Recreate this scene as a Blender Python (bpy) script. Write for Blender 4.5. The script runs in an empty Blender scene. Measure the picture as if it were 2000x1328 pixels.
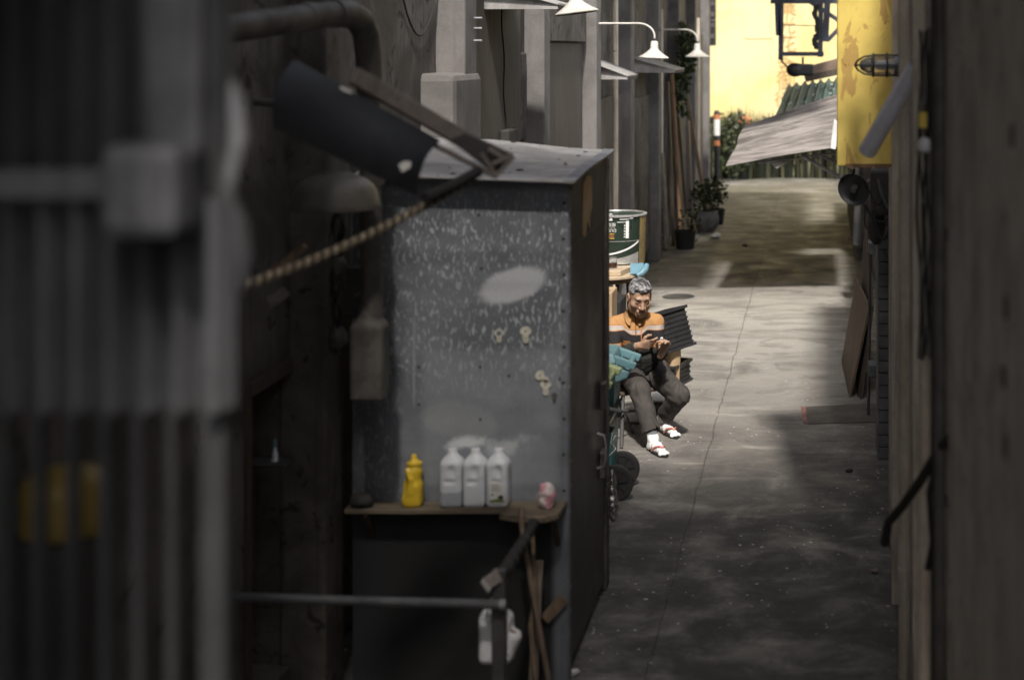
import bpy, bmesh, math, random
import numpy as np
from mathutils import Vector, Matrix

random.seed(7)
rng = np.random.default_rng(7)
SC = bpy.context.scene
COL = SC.collection
F, VX, VY, CH = 3000.0, 1600.0, 95.0, 2.93      # focal length in photo pixels, vanishing point, camera height

def P(px, py, Y):
    """photo pixel at a chosen distance -> point in the world (metres, lane runs along +Y)"""
    return Vector(((px - VX) * Y / F, Y, CH - (py - VY) * Y / F))

def G(px, py):
    return P(px, py, F * CH / (py - VY))

# ------------------------------------------------------------------ materials
def nodes(name):
    m = bpy.data.materials.new(name)
    m.use_nodes = True
    nt = m.node_tree
    return m, nt, nt.nodes['Principled BSDF']

def N(nt, typ, **kw):
    n = nt.nodes.new(typ)
    for k, v in kw.items():
        if k.startswith('i_'):
            n.inputs[k[2:].replace('_', ' ')].default_value = v
        else:
            setattr(n, k, v)
    return n

def coords(nt, scale=(1, 1, 1), kind='Object', rot=(0, 0, 0)):
    tc = N(nt, 'ShaderNodeTexCoord')
    mp = N(nt, 'ShaderNodeMapping')
    mp.inputs['Scale'].default_value = scale
    mp.inputs['Rotation'].default_value = rot
    nt.links.new(tc.outputs[kind], mp.inputs['Vector'])
    return mp.outputs['Vector']

def noise(nt, vec, scale=5, detail=5, rough=.6, dist=0):
    n = N(nt, 'ShaderNodeTexNoise')
    n.inputs['Scale'].default_value = scale
    n.inputs['Detail'].default_value = detail
    n.inputs['Roughness'].default_value = rough
    n.inputs['Distortion'].default_value = dist
    nt.links.new(vec, n.inputs['Vector'])
    return n.outputs['Fac']

def ramp(nt, fac, lo, hi, a=0.0, b=1.0, smooth=True):
    n = N(nt, 'ShaderNodeMapRange')
    n.interpolation_type = 'SMOOTHSTEP' if smooth else 'LINEAR'
    n.inputs['From Min'].default_value = lo
    n.inputs['From Max'].default_value = hi
    n.inputs['To Min'].default_value = a
    n.inputs['To Max'].default_value = b
    nt.links.new(fac, n.inputs['Value'])
    return n.outputs['Result']

def math_(nt, op, a, b=None, c=None):
    n = N(nt, 'ShaderNodeMath', operation=op)
    for i, v in enumerate((a, b, c)):
        if v is None:
            continue
        if isinstance(v, (int, float)):
            n.inputs[i].default_value = v
        else:
            nt.links.new(v, n.inputs[i])
    return n.outputs[0]

def mix(nt, fac, a, b, blend='MIX'):
    n = N(nt, 'ShaderNodeMix', data_type='RGBA', blend_type=blend)
    for sock, v in ((n.inputs[0], fac), (n.inputs[6], a), (n.inputs[7], b)):
        if isinstance(v, (int, float)):
            sock.default_value = v
        elif isinstance(v, tuple):
            sock.default_value = (*v, 1) if len(v) == 3 else v
        else:
            nt.links.new(v, sock)
    return n.outputs[2]

def bump(nt, bsdf, h, strength=.3, dist=.01):
    b = N(nt, 'ShaderNodeBump')
    b.inputs['Strength'].default_value = strength
    b.inputs['Distance'].default_value = dist
    nt.links.new(h, b.inputs['Height'])
    nt.links.new(b.outputs['Normal'], bsdf.inputs['Normal'])

def setp(bsdf, rough=.7, metal=0.0, spec=.4, **kw):
    bsdf.inputs['Roughness'].default_value = rough
    bsdf.inputs['Metallic'].default_value = metal
    bsdf.inputs['Specular IOR Level'].default_value = spec

def weather(name, c1, c2, scale=4, rough=.75, metal=0.0, spec=.35, streak=None, streak_f=.5, spots=None,
            spot_size=.62, bumps=.25, bdist=.004, stretch=(1, 1, 1), fine=60):
    """worn surface: two tones in patches, optional vertical run marks and spots, fine grain and bump"""
    m, nt, b = nodes(name)
    v = coords(nt, stretch)
    n1 = noise(nt, v, scale, 6, .62, .4)
    col = mix(nt, ramp(nt, n1, .36, .66), c1, c2)
    n2 = noise(nt, v, fine, 4, .7)
    col = mix(nt, .35, col, mix(nt, n2, (.25, .25, .25), (1, 1, 1)), 'OVERLAY')
    if streak:
        vs = coords(nt, (14, 14, .7))
        col = mix(nt, math_(nt, 'MULTIPLY', ramp(nt, noise(nt, vs, 1.6, 5, .65, .6), .5, .72), streak_f), col, streak)
    if spots:
        vp = coords(nt, stretch)
        col = mix(nt, ramp(nt, noise(nt, vp, scale * 2.3, 8, .7, .8), spot_size, spot_size + .05), col, spots)
    nt.links.new(col, b.inputs['Base Color'])
    setp(b, rough, metal, spec)
    nt.links.new(ramp(nt, n1, .2, .8, max(.05, rough - .12), min(1, rough + .12)), b.inputs['Roughness'])
    bump(nt, b, math_(nt, 'ADD', n1, math_(nt, 'MULTIPLY', n2, .5)), bumps, bdist)
    return m

def wood(name, c1, c2, axis=2, rough=.7, scale=1.0):
    m, nt, b = nodes(name)
    s = [16 * scale] * 3
    s[axis] = 1.1 * scale
    v = coords(nt, tuple(s))
    g = noise(nt, v, 2.2, 7, .65, 1.3)
    col = mix(nt, ramp(nt, g, .32, .68), c1, c2)
    vv = coords(nt)
    col = mix(nt, math_(nt, 'MULTIPLY', ramp(nt, noise(nt, vv, 3.5, 5), .5, .75), .5), col, tuple(x * .45 for x in c1))
    nt.links.new(col, b.inputs['Base Color'])
    setp(b, rough, 0, .3)
    bump(nt, b, g, .3, .002)
    return m

def attr_mat(name, rough=.7, spec=.3, grain=(90, .3), sss=0.0, bumps=.2):
    m, nt, b = nodes(name)
    a = N(nt, 'ShaderNodeAttribute')
    a.attribute_name = 'Col'
    v = coords(nt)
    n2 = noise(nt, v, grain[0], 4, .6)
    col = mix(nt, grain[1], a.outputs['Color'], mix(nt, n2, (.2, .2, .2), (1, 1, 1)), 'OVERLAY')
    nt.links.new(col, b.inputs['Base Color'])
    setp(b, rough, 0, spec)
    if sss:
        b.inputs['Subsurface Weight'].default_value = sss
        b.inputs['Subsurface Radius'].default_value = (.012, .005, .003)
        b.inputs['Subsurface Scale'].default_value = 1.0
    bump(nt, b, n2, bumps, .002)
    return m

def plastic(name, c, rough=.4, spec=.5, trans=0.0, dirt=.25):
    m, nt, b = nodes(name)
    v = coords(nt)
    n1 = noise(nt, v, 9, 6, .65, .5)
    col = mix(nt, math_(nt, 'MULTIPLY', ramp(nt, n1, .45, .72), dirt), c, tuple(x * .35 + .03 for x in c))
    nt.links.new(col, b.inputs['Base Color'])
    setp(b, rough, 0, spec)
    nt.links.new(ramp(nt, n1, .3, .7, rough - .08, rough + .15), b.inputs['Roughness'])
    if trans:
        b.inputs['Transmission Weight'].default_value = trans
        b.inputs['IOR'].default_value = 1.2
    bump(nt, b, n1, .1, .002)
    return m

M = {}
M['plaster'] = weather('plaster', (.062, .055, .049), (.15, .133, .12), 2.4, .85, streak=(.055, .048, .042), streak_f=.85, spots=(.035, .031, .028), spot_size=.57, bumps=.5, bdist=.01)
M['plaster_lit'] = weather('pilaster_plaster_lit', (.18, .168, .162), (.115, .107, .102), 2.2, .85, streak=(.14, .125, .115), streak_f=.55, spots=(.09, .08, .072), spot_size=.66, bumps=.4, bdist=.006)  # sunlit copy of the plaster, the light put into a paler colour
M['board'] = weather('wall_board', (.085, .074, .064), (.115, .1, .085), 2.0, .8, streak=(.045, .038, .032), streak_f=.8, spots=(.14, .12, .1), spot_size=.66, bumps=.3)
M['conc_right'] = weather('right_concrete', (.62, .55, .49), (.4, .35, .31), 3.5, .85, streak=(.13, .11, .095), streak_f=.7, spots=(.1, .085, .075), spot_size=.6, bumps=.5, bdist=.008)
M['beige'] = weather('beige_paint', (.66, .57, .46), (.45, .38, .3), 2.5, .7, streak=(.18, .15, .12), streak_f=.7, spots=(.1, .085, .07), spot_size=.64, bumps=.4, bdist=.005)
M['dark'] = weather('dark_grime', (.035, .032, .031), (.055, .051, .048), 5, .8, bumps=.3)
M['black_metal'] = weather('black_metal', (.04, .04, .043), (.07, .068, .066), 6, .5, spots=(.12, .11, .1), spot_size=.7)
M['steel_blue'] = weather('steel_blue', (.055, .062, .085), (.035, .038, .05), 4, .55, spots=(.12, .08, .05), spot_size=.68)
M['enamel'] = weather('enamel', (.6, .57, .52), (.46, .43, .38), 5, .35, spec=.5, spots=(.3, .24, .18), spot_size=.7, bumps=.05)
M['enamel_dirty'] = weather('enamel_dirty', (.11, .1, .09), (.07, .063, .056), 5, .5, spots=(.02, .02, .02), spot_size=.66, bumps=.1)
M['pipe_grey'] = weather('pipe_grey', (.115, .104, .094), (.07, .063, .057), 6, .6, streak=(.05, .045, .04), streak_f=.6)
M['galv'] = weather('galvanised', (.3, .3, .32), (.2, .2, .212), 3, .55, metal=.35, streak=(.08, .075, .075), streak_f=.5)
M['galv_dark'] = weather('galvanised_dark', (.12, .12, .125), (.075, .075, .08), 3, .6, metal=.2)
M['roof_tin'] = weather('roof_tin', (.43, .415, .405), (.27, .255, .245), 3.5, .6, metal=.15, spots=(.08, .07, .065), spot_size=.64, bumps=.35)
M['door_black'] = weather('door_black', (.045, .044, .043), (.075, .07, .067), 3, .45, streak=(.1, .095, .09), streak_f=.3, spots=(.17, .16, .15), spot_size=.72)
M['frame_brown'] = weather('frame_brown', (.125, .11, .1), (.075, .066, .06), 6, .6, spots=(.3, .28, .26), spot_size=.7)
M['tarp'] = weather('tarp', (.024, .026, .032), (.04, .043, .052), 3, .6, bumps=.2)
M['beam'] = weather('beam_weathered', (.2, .17, .155), (.12, .1, .09), 6, .75, spots=(.04, .035, .03), spot_size=.6)
M['wood_shelf'] = wood('shelf_wood', (.25, .2, .145), (.1, .078, .055), 0, .75)
M['wood_dark'] = wood('wood_dark', (.1, .078, .06), (.055, .042, .033), 2)
M['wood_mid'] = wood('wood_mid', (.26, .185, .13), (.15, .1, .068), 2)
M['wood_light'] = wood('wood_light', (.55, .44, .31), (.4, .3, .2), 0)
M['stick'] = wood('stick_wood', (.22, .16, .115), (.11, .08, .06), 2, .6)
M['lath'] = wood('lath_wood', (.27, .215, .175), (.17, .13, .105), 2, .45)
M['ply'] = wood('plywood', (.17, .12, .083), (.1, .07, .048), 2, .65, .5)
M['ply_dark'] = wood('plywood_dark', (.075, .055, .042), (.045, .034, .028), 2, .7, .5)
M['orange_wood'] = wood('orange_wood', (.3, .175, .09), (.18, .105, .06), 2)
M['card'] = weather('cardboard', (.46, .33, .2), (.36, .25, .15), 3, .85, bumps=.1)
M['teal'] = plastic('teal_plastic', (.05, .17, .185), .45)
M['teal_light'] = plastic('teal_light_plastic', (.11, .215, .24), .45, dirt=.3)
M['blue_plastic'] = plastic('blue_plastic', (.14, .27, .34), .4)
M['olive'] = plastic('olive_plastic', (.24, .28, .13), .5)
M['black_plastic'] = plastic('black_plastic', (.024, .024, .026), .42)
M['rubber'] = plastic('rubber', (.032, .031, .031), .75, .2)
M['jug'] = plastic('jug_plastic', (.64, .655, .685), .35, dirt=.12)
M['jug_water'] = plastic('jug_water', (.36, .37, .395), .25, dirt=.1)
M['white_plastic'] = plastic('white_plastic', (.75, .75, .76), .4, dirt=.35)
M['yellow_plastic'] = plastic('yellow_plastic', (.78, .52, .04), .35, dirt=.1)
M['yellow_dull'] = plastic('yellow_dull', (.3, .2, .04), .5)
M['paper'] = weather('paper', (.75, .73, .69), (.6, .58, .54), 10, .9, bumps=.1)
M['label_green'] = plastic('label_green', (.2, .24, .07), .5)
M['ink'] = plastic('ink', (.03, .03, .03), .5)
M['grey_ink'] = plastic('grey_ink', (.4, .38, .35), .6)
M['key_cream'] = weather('key_cream', (.72, .68, .56), (.5, .46, .37), 14, .6, spots=(.2, .17, .13), spot_size=.64)
M['pvc'] = plastic('pvc_pipe', (.78, .77, .84), .4)
M['red_tape'] = plastic('red_tape', (.26, .1, .095), .6)
M['orange_band'] = plastic('orange_band', (.55, .2, .08), .5)
M['white_band'] = plastic('white_band', (.8, .78, .76), .5)
M['pot_grey'] = weather('pot_grey', (.22, .215, .21), (.12, .115, .11), 5, .7)
M['foil'] = weather('foil', (.62, .61, .6), (.35, .34, .33), 9, .3, metal=.9, bumps=.6, bdist=.01)
M['rope_light'] = weather('rope_light', (.33, .265, .185), (.18, .14, .1), 30, .85)
M['rope_dark'] = weather('rope_dark', (.05, .042, .033), (.1, .08, .06), 30, .85)
M['char_ink'] = weather('wall_lettering', (.36, .2, .08), (.52, .33, .13), 8, .85)
M['tin_green'] = plastic('tin_green', (.026, .04, .03), .3, .5, dirt=.15)
M['tin_silver'] = weather('tin_silver', (.7, .7, .69), (.5, .5, .49), 8, .3, metal=.6, bumps=.15)
M['tin_gold'] = weather('tin_gold', (.5, .38, .16), (.32, .25, .13), 8, .35, metal=.6, bumps=.2)
M['white_ink'] = plastic('white_ink', (.8, .8, .78), .5, dirt=.05)
M['yellow_ink'] = plastic('yellow_ink', (.8, .62, .05), .5, dirt=.05)
M['red_ink'] = plastic('red_ink', (.2, .09, .05), .5)
M['brown_fascia'] = wood('brown_fascia', (.26, .19, .14), (.15, .105, .08), 0)
M['tea'] = plastic('tea', (.05, .018, .01), .15)
M['brick'] = weather('painted_brick', (.15, .15, .15), (.1, .1, .1), 6, .85, spots=(.05, .05, .05), spot_size=.64, bumps=.5)
M['awning'] = weather('awning_sheet', (.27, .245, .23), (.1, .088, .08), 2.5, .7, stretch=(.35, 5, 3), spots=(.4, .3, .16), spot_size=.66)
M['green_roof'] = weather('green_roof', (.06, .1, .09), (.085, .13, .115), 4, .55, spots=(.5, .52, .5), spot_size=.65, fine=25)
M['bark'] = weather('stem', (.1, .08, .05), (.06, .05, .03), 8, .9)

def glass(name, c=(.9, .9, .9), rough=.05):
    m, nt, b = nodes(name)
    b.inputs['Base Color'].default_value = (*c, 1)
    b.inputs['Roughness'].default_value = rough
    b.inputs['Transmission Weight'].default_value = .9
    b.inputs['IOR'].default_value = 1.3
    return m
M['glass'] = glass('lamp_glass')

def leaf_mat(name, c1, c2, rare=False):
    m, nt, b = nodes(name)
    gi = N(nt, 'ShaderNodeNewGeometry')
    f_ = gi.outputs['Random Per Island']
    col = mix(nt, f_ if not rare else math_(nt, 'POWER', f_, 9.0), c1, c2)
    nt.links.new(col, b.inputs['Base Color'])
    setp(b, .45, 0, .4)
    b.inputs['Subsurface Weight'].default_value = 0
    return m
M['leaf'] = leaf_mat('leaf_dark', (.018, .028, .012), (.06, .075, .025))
M['leaf_far'] = leaf_mat('leaf_strap', (.01, .013, .007), (.34, .32, .19), True)

def ground_mat():
    m, nt, b = nodes('lane_concrete')
    tc = N(nt, 'ShaderNodeTexCoord')
    sep = N(nt, 'ShaderNodeSeparateXYZ')
    nt.links.new(tc.outputs['Object'], sep.inputs[0])
    v = tc.outputs['Object']
    big = noise(nt, v, .55, 6, .6, .6)
    mid = noise(nt, v, 2.6, 8, .68, .4)
    fin = noise(nt, v, 70, 4, .75)
    col = mix(nt, ramp(nt, big, .38, .62), (.16, .147, .133), (.235, .218, .198))
    col = mix(nt, math_(nt, 'MULTIPLY', ramp(nt, mid, .52, .7), .55), col, (.1, .09, .08))
    # worn smears running across the lane
    mpb = coords(nt, (.6, 3.4, 1))
    smear = noise(nt, mpb, 1.3, 6, .62, .8)
    col = mix(nt, math_(nt, 'MULTIPLY', ramp(nt, smear, .54, .7), .5), col, (.42, .39, .34))
    col = mix(nt, math_(nt, 'MULTIPLY', ramp(nt, noise(nt, coords(nt, (.5, 2.4, 1)), 2.1, 6, .6, 1.2), .56, .68), .45), col, (.12, .108, .094))
    pale = math_(nt, 'MULTIPLY', ramp(nt, sep.outputs['Y'], 12.2, 15.5), ramp(nt, sep.outputs['Y'], 19.5, 17.5))  # sunlit band of the lane painted as paler concrete
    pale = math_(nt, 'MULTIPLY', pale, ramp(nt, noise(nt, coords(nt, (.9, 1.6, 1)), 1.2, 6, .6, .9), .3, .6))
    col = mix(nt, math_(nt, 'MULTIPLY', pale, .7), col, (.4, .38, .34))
    # shade painted into the near stretch's colour; moss further up
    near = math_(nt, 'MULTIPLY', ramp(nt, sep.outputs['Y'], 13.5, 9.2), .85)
    near_shade = math_(nt, 'MULTIPLY', near, ramp(nt, mid, .25, .6))
    col = mix(nt, near_shade, col, (.058, .055, .052))
    moss = math_(nt, 'MULTIPLY', ramp(nt, sep.outputs['Y'], 18.5, 24), ramp(nt, noise(nt, coords(nt, (.8, 2.2, 1)), 1.7, 6, .65, .9), .36, .6))
    col = mix(nt, math_(nt, 'MULTIPLY', moss, .85), col, (.085, .082, .052))
    col = mix(nt, .55, col, mix(nt, fin, (.22, .22, .22), (.95, .95, .95)), 'OVERLAY')
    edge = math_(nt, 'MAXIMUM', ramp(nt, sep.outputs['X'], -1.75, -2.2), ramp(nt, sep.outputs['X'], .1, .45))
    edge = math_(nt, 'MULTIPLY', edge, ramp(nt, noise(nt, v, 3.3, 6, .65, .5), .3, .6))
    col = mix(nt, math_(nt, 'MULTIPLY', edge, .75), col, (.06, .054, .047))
    patch_ = noise(nt, coords(nt, (.7, 1, 1)), 1.9, 3, .45, 1.6)
    col = mix(nt, math_(nt, 'MULTIPLY', ramp(nt, patch_, .6, .615), .3), col, (.1, .094, .086))
    # paint droplets
    for sc, th, dens, lo in ((24, .22, .5, .0), (11, .14, .55, .0)):
        vo = N(nt, 'ShaderNodeTexVoronoi')
        vo.inputs['Scale'].default_value = sc
        nt.links.new(v, vo.inputs['Vector'])
        sc_ = N(nt, 'ShaderNodeSeparateColor')
        nt.links.new(vo.outputs['Color'], sc_.inputs[0])
        d = math_(nt, 'LESS_THAN', math_(nt, 'ADD', vo.outputs['Distance'], math_(nt, 'MULTIPLY', fin, .1)), math_(nt, 'MULTIPLY', sc_.outputs[1], th + .05))
        sel = math_(nt, 'GREATER_THAN', sc_.outputs[0], dens)
        zone = ramp(nt, noise(nt, v, .8, 4, .6, .3), .4, .6)
        col = mix(nt, math_(nt, 'MULTIPLY', math_(nt, 'MULTIPLY', d, sel), math_(nt, 'MULTIPLY', zone, .9)), col, (.66, .63, .6))
    # cracked seam along the lane, and joints across it
    wob = math_(nt, 'MULTIPLY', math_(nt, 'SUBTRACT', noise(nt, coords(nt, (0, 1, 0)), 1.7, 7, .7), .5), .09)
    sx = math_(nt, 'ABSOLUTE', math_(nt, 'SUBTRACT', math_(nt, 'ADD', sep.outputs['X'], wob), -.81))
    seam = math_(nt, 'MULTIPLY', ramp(nt, sx, .0, .009, 1, 0), ramp(nt, noise(nt, v, 9, 4), .32, .5))
    col = mix(nt, math_(nt, 'MULTIPLY', seam, .6), col, (.055, .05, .045))
    yy = math_(nt, 'ADD', sep.outputs['Y'], math_(nt, 'MULTIPLY', wob, .25))
    jm = math_(nt, 'ABSOLUTE', math_(nt, 'SUBTRACT', math_(nt, 'FRACT', math_(nt, 'DIVIDE', yy, 2.55)), .5))
    joint = math_(nt, 'MULTIPLY', ramp(nt, jm, .0, .006, 1, 0), ramp(nt, mid, .4, .6))
    col = mix(nt, math_(nt, 'MULTIPLY', joint, .55), col, (.05, .045, .04))
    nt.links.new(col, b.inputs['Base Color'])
    setp(b, .8, 0, .35)
    nt.links.new(ramp(nt, mid, .3, .7, .55, .95), b.inputs['Roughness'])
    h = math_(nt, 'SUBTRACT', math_(nt, 'ADD', math_(nt, 'MULTIPLY', fin, .5), mid), math_(nt, 'MULTIPLY', seam, 1.5))
    bump(nt, b, h, .5, .008)
    return m
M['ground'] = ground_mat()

def yellow_wall_mat():
    m, nt, b = nodes('yellow_wall')
    v = coords(nt)
    big = noise(nt, v, .5, 5, .6, .4)
    col = mix(nt, ramp(nt, big, .38, .62), (.66, .53, .23), (.72, .61, .33))
    st = noise(nt, coords(nt, (6, 6, .35)), 1.1, 6, .65, .5)
    col = mix(nt, math_(nt, 'MULTIPLY', ramp(nt, st, .54, .72), .55), col, (.6, .44, .16))
    sp = noise(nt, coords(nt, (3, 3, 1.2)), 1.5, 8, .7, .8)
    col = mix(nt, math_(nt, 'MULTIPLY', ramp(nt, sp, .6, .68), .5), col, (.42, .31, .13))
    nt.links.new(col, b.inputs['Base Color'])
    setp(b, .85, 0, .25)
    bump(nt, b, sp, .2, .01)
    return m
M['yellow_wall'] = yellow_wall_mat()

def yellow_sign_mat():
    m, nt, b = nodes('yellow_sign')
    v = coords(nt, (2.6, 2.6, .9))
    n1 = noise(nt, v, 3.2, 7, .6, .8)
    col = mix(nt, ramp(nt, noise(nt, coords(nt), 5, 5), .4, .65), (.76, .58, .15), (.68, .5, .13))
    col = mix(nt, math_(nt, 'MULTIPLY', ramp(nt, n1, .54, .585), .75), col, (.42, .24, .08))
    n2 = noise(nt, coords(nt, (5, 5, 4)), 4, 7, .7, 1.2)
    col = mix(nt, ramp(nt, n2, .66, .69), col, (.16, .1, .04))
    nt.links.new(col, b.inputs['Base Color'])
    setp(b, .55, 0, .4)
    bump(nt, b, n1, .2, .004)
    return m
M['yellow_sign'] = yellow_sign_mat()

def cabinet_mat():
    """grey galvanised front: pale run marks above, repainted lower part, sanded smudges"""
    m, nt, b = nodes('cabinet_front')
    tc = N(nt, 'ShaderNodeTexCoord')
    sep = N(nt, 'ShaderNodeSeparateXYZ')
    nt.links.new(tc.outputs['Object'], sep.inputs[0])
    X, Z = sep.outputs['X'], sep.outputs['Z']
    v = tc.outputs['Object']
    n1 = noise(nt, v, 2.4, 6, .6, .4)
    fin = noise(nt, v, 80, 4, .7)
    col = mix(nt, ramp(nt, n1, .36, .66), (.15, .159, .176), (.22, .231, .254))
    # run marks
    wv = N(nt, 'ShaderNodeTexNoise')
    wv.inputs['Scale'].default_value = 9
    nt.links.new(v, wv.inputs['Vector'])
    off = N(nt, 'ShaderNodeVectorMath', operation='MULTIPLY_ADD')
    nt.links.new(wv.outputs['Color'], off.inputs[0])
    off.inputs[1].default_value = (.055, 0, .02)
    nt.links.new(v, off.inputs[2])
    mp = N(nt, 'ShaderNodeMapping')
    mp.inputs['Scale'].default_value = (78, 1, 24)
    nt.links.new(off.outputs[0], mp.inputs['Vector'])
    run = noise(nt, mp.outputs['Vector'], 1.0, 2, .5, .3)
    zone = math_(nt, 'MULTIPLY', ramp(nt, math_(nt, 'ADD', Z, math_(nt, 'MULTIPLY', n1, .5)), 1.48, 1.85), ramp(nt, Z, 2.34, 2.12))
    zone = math_(nt, 'MULTIPLY', zone, ramp(nt, noise(nt, v, 3.1, 4), .25, .62, .25, 1))
    zone = math_(nt, 'MAXIMUM', zone, ramp(nt, X, -.72, -.86, 0, .5))
    thr = math_(nt, 'MULTIPLY', ramp(nt, run, .56, .62), zone)
    col = mix(nt, math_(nt, 'MULTIPLY', thr, .85), col, (.54, .555, .575))
    # long thin drips
    mp2 = coords(nt, (30, 1, 1.3))
    dr = noise(nt, mp2, 1.0, 4, .6, .4)
    col = mix(nt, math_(nt, 'MULTIPLY', ramp(nt, dr, .62, .7), .35), col, (.3, .305, .31))
    # repainted panel in the lower middle
    def rect(x0, x1, z0, z1, soft):
        a = math_(nt, 'MULTIPLY', ramp(nt, X, x0, x0 + soft), ramp(nt, X, x1, x1 - soft))
        c = math_(nt, 'MULTIPLY', ramp(nt, Z, z0, z0 + soft), ramp(nt, Z, z1 + soft, z1))
        return math_(nt, 'MULTIPLY', a, c)
    zz = math_(nt, 'ADD', Z, 0)
    pan = rect(-.69, -.02, .9, 1.52, .05)
    col = mix(nt, math_(nt, 'MULTIPLY', pan, math_(nt, 'ADD', math_(nt, 'MULTIPLY', n1, .7), .1)), col, (.3, .315, .345))
    def smudge(cx, cz, rx, rz, rot, f, c, wobble=.5, soft=.72):
        co, si = math.cos(rot), math.sin(rot)
        dx = math_(nt, 'SUBTRACT', X, cx)
        dz = math_(nt, 'SUBTRACT', Z, cz)
        u = math_(nt, 'DIVIDE', math_(nt, 'ADD', math_(nt, 'MULTIPLY', dx, co), math_(nt, 'MULTIPLY', dz, si)), rx)
        w = math_(nt, 'DIVIDE', math_(nt, 'SUBTRACT', math_(nt, 'MULTIPLY', dz, co), math_(nt, 'MULTIPLY', dx, si)), rz)
        r = math_(nt, 'SQRT', math_(nt, 'ADD', math_(nt, 'MULTIPLY', u, u), math_(nt, 'MULTIPLY', w, w)))
        r = math_(nt, 'ADD', r, math_(nt, 'MULTIPLY', math_(nt, 'SUBTRACT', noise(nt, v, 12, 5, .65), .5), wobble))
        return mix(nt, math_(nt, 'MULTIPLY', ramp(nt, r, 1.02, soft), f), col, c)
    col = smudge(-.258, 1.842, .175, .085, .28, .92, (.6, .605, .63), .35)
    col = smudge(-.5, 1.22, .2, .1, -.2, .45, (.34, .345, .35))
    col = smudge(-.47, 1.12, .13, .04, .1, .95, (.68, .69, .7), 2.0, .1)
    col = smudge(-.3, 1.1, .16, .06, .2, .7, (.52, .53, .54), 2.2, .1)
    # pale seam of an old edge
    sx = math_(nt, 'ABSOLUTE', math_(nt, 'ADD', X, math_(nt, 'ADD', .71, math_(nt, 'MULTIPLY', math_(nt, 'SUBTRACT', noise(nt, v, 3, 3), .5), .03))))
    seam = math_(nt, 'MULTIPLY', ramp(nt, sx, .003, .007, 1, 0), math_(nt, 'MULTIPLY', ramp(nt, Z, 1.25, 1.35), ramp(nt, Z, 1.72, 1.66)))
    col = mix(nt, math_(nt, 'MULTIPLY', seam, .7), col, (.36, .36, .37))
    # front goes near-black below the shelf and darkens towards its left
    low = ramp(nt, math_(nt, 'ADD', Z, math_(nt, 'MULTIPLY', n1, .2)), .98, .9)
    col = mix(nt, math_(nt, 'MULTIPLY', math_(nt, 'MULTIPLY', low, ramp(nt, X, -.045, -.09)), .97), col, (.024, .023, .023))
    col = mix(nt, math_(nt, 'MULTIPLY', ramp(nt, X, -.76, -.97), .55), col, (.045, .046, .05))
    col = mix(nt, .3, col, mix(nt, fin, (.25, .25, .25), (1, 1, 1)), 'OVERLAY')
    nt.links.new(col, b.inputs['Base Color'])
    setp(b, .6, .1, .3)
    bump(nt, b, math_(nt, 'ADD', n1, math_(nt, 'MULTIPLY', fin, .3)), .12, .004)
    return m
M['cabinet'] = cabinet_mat()

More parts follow.
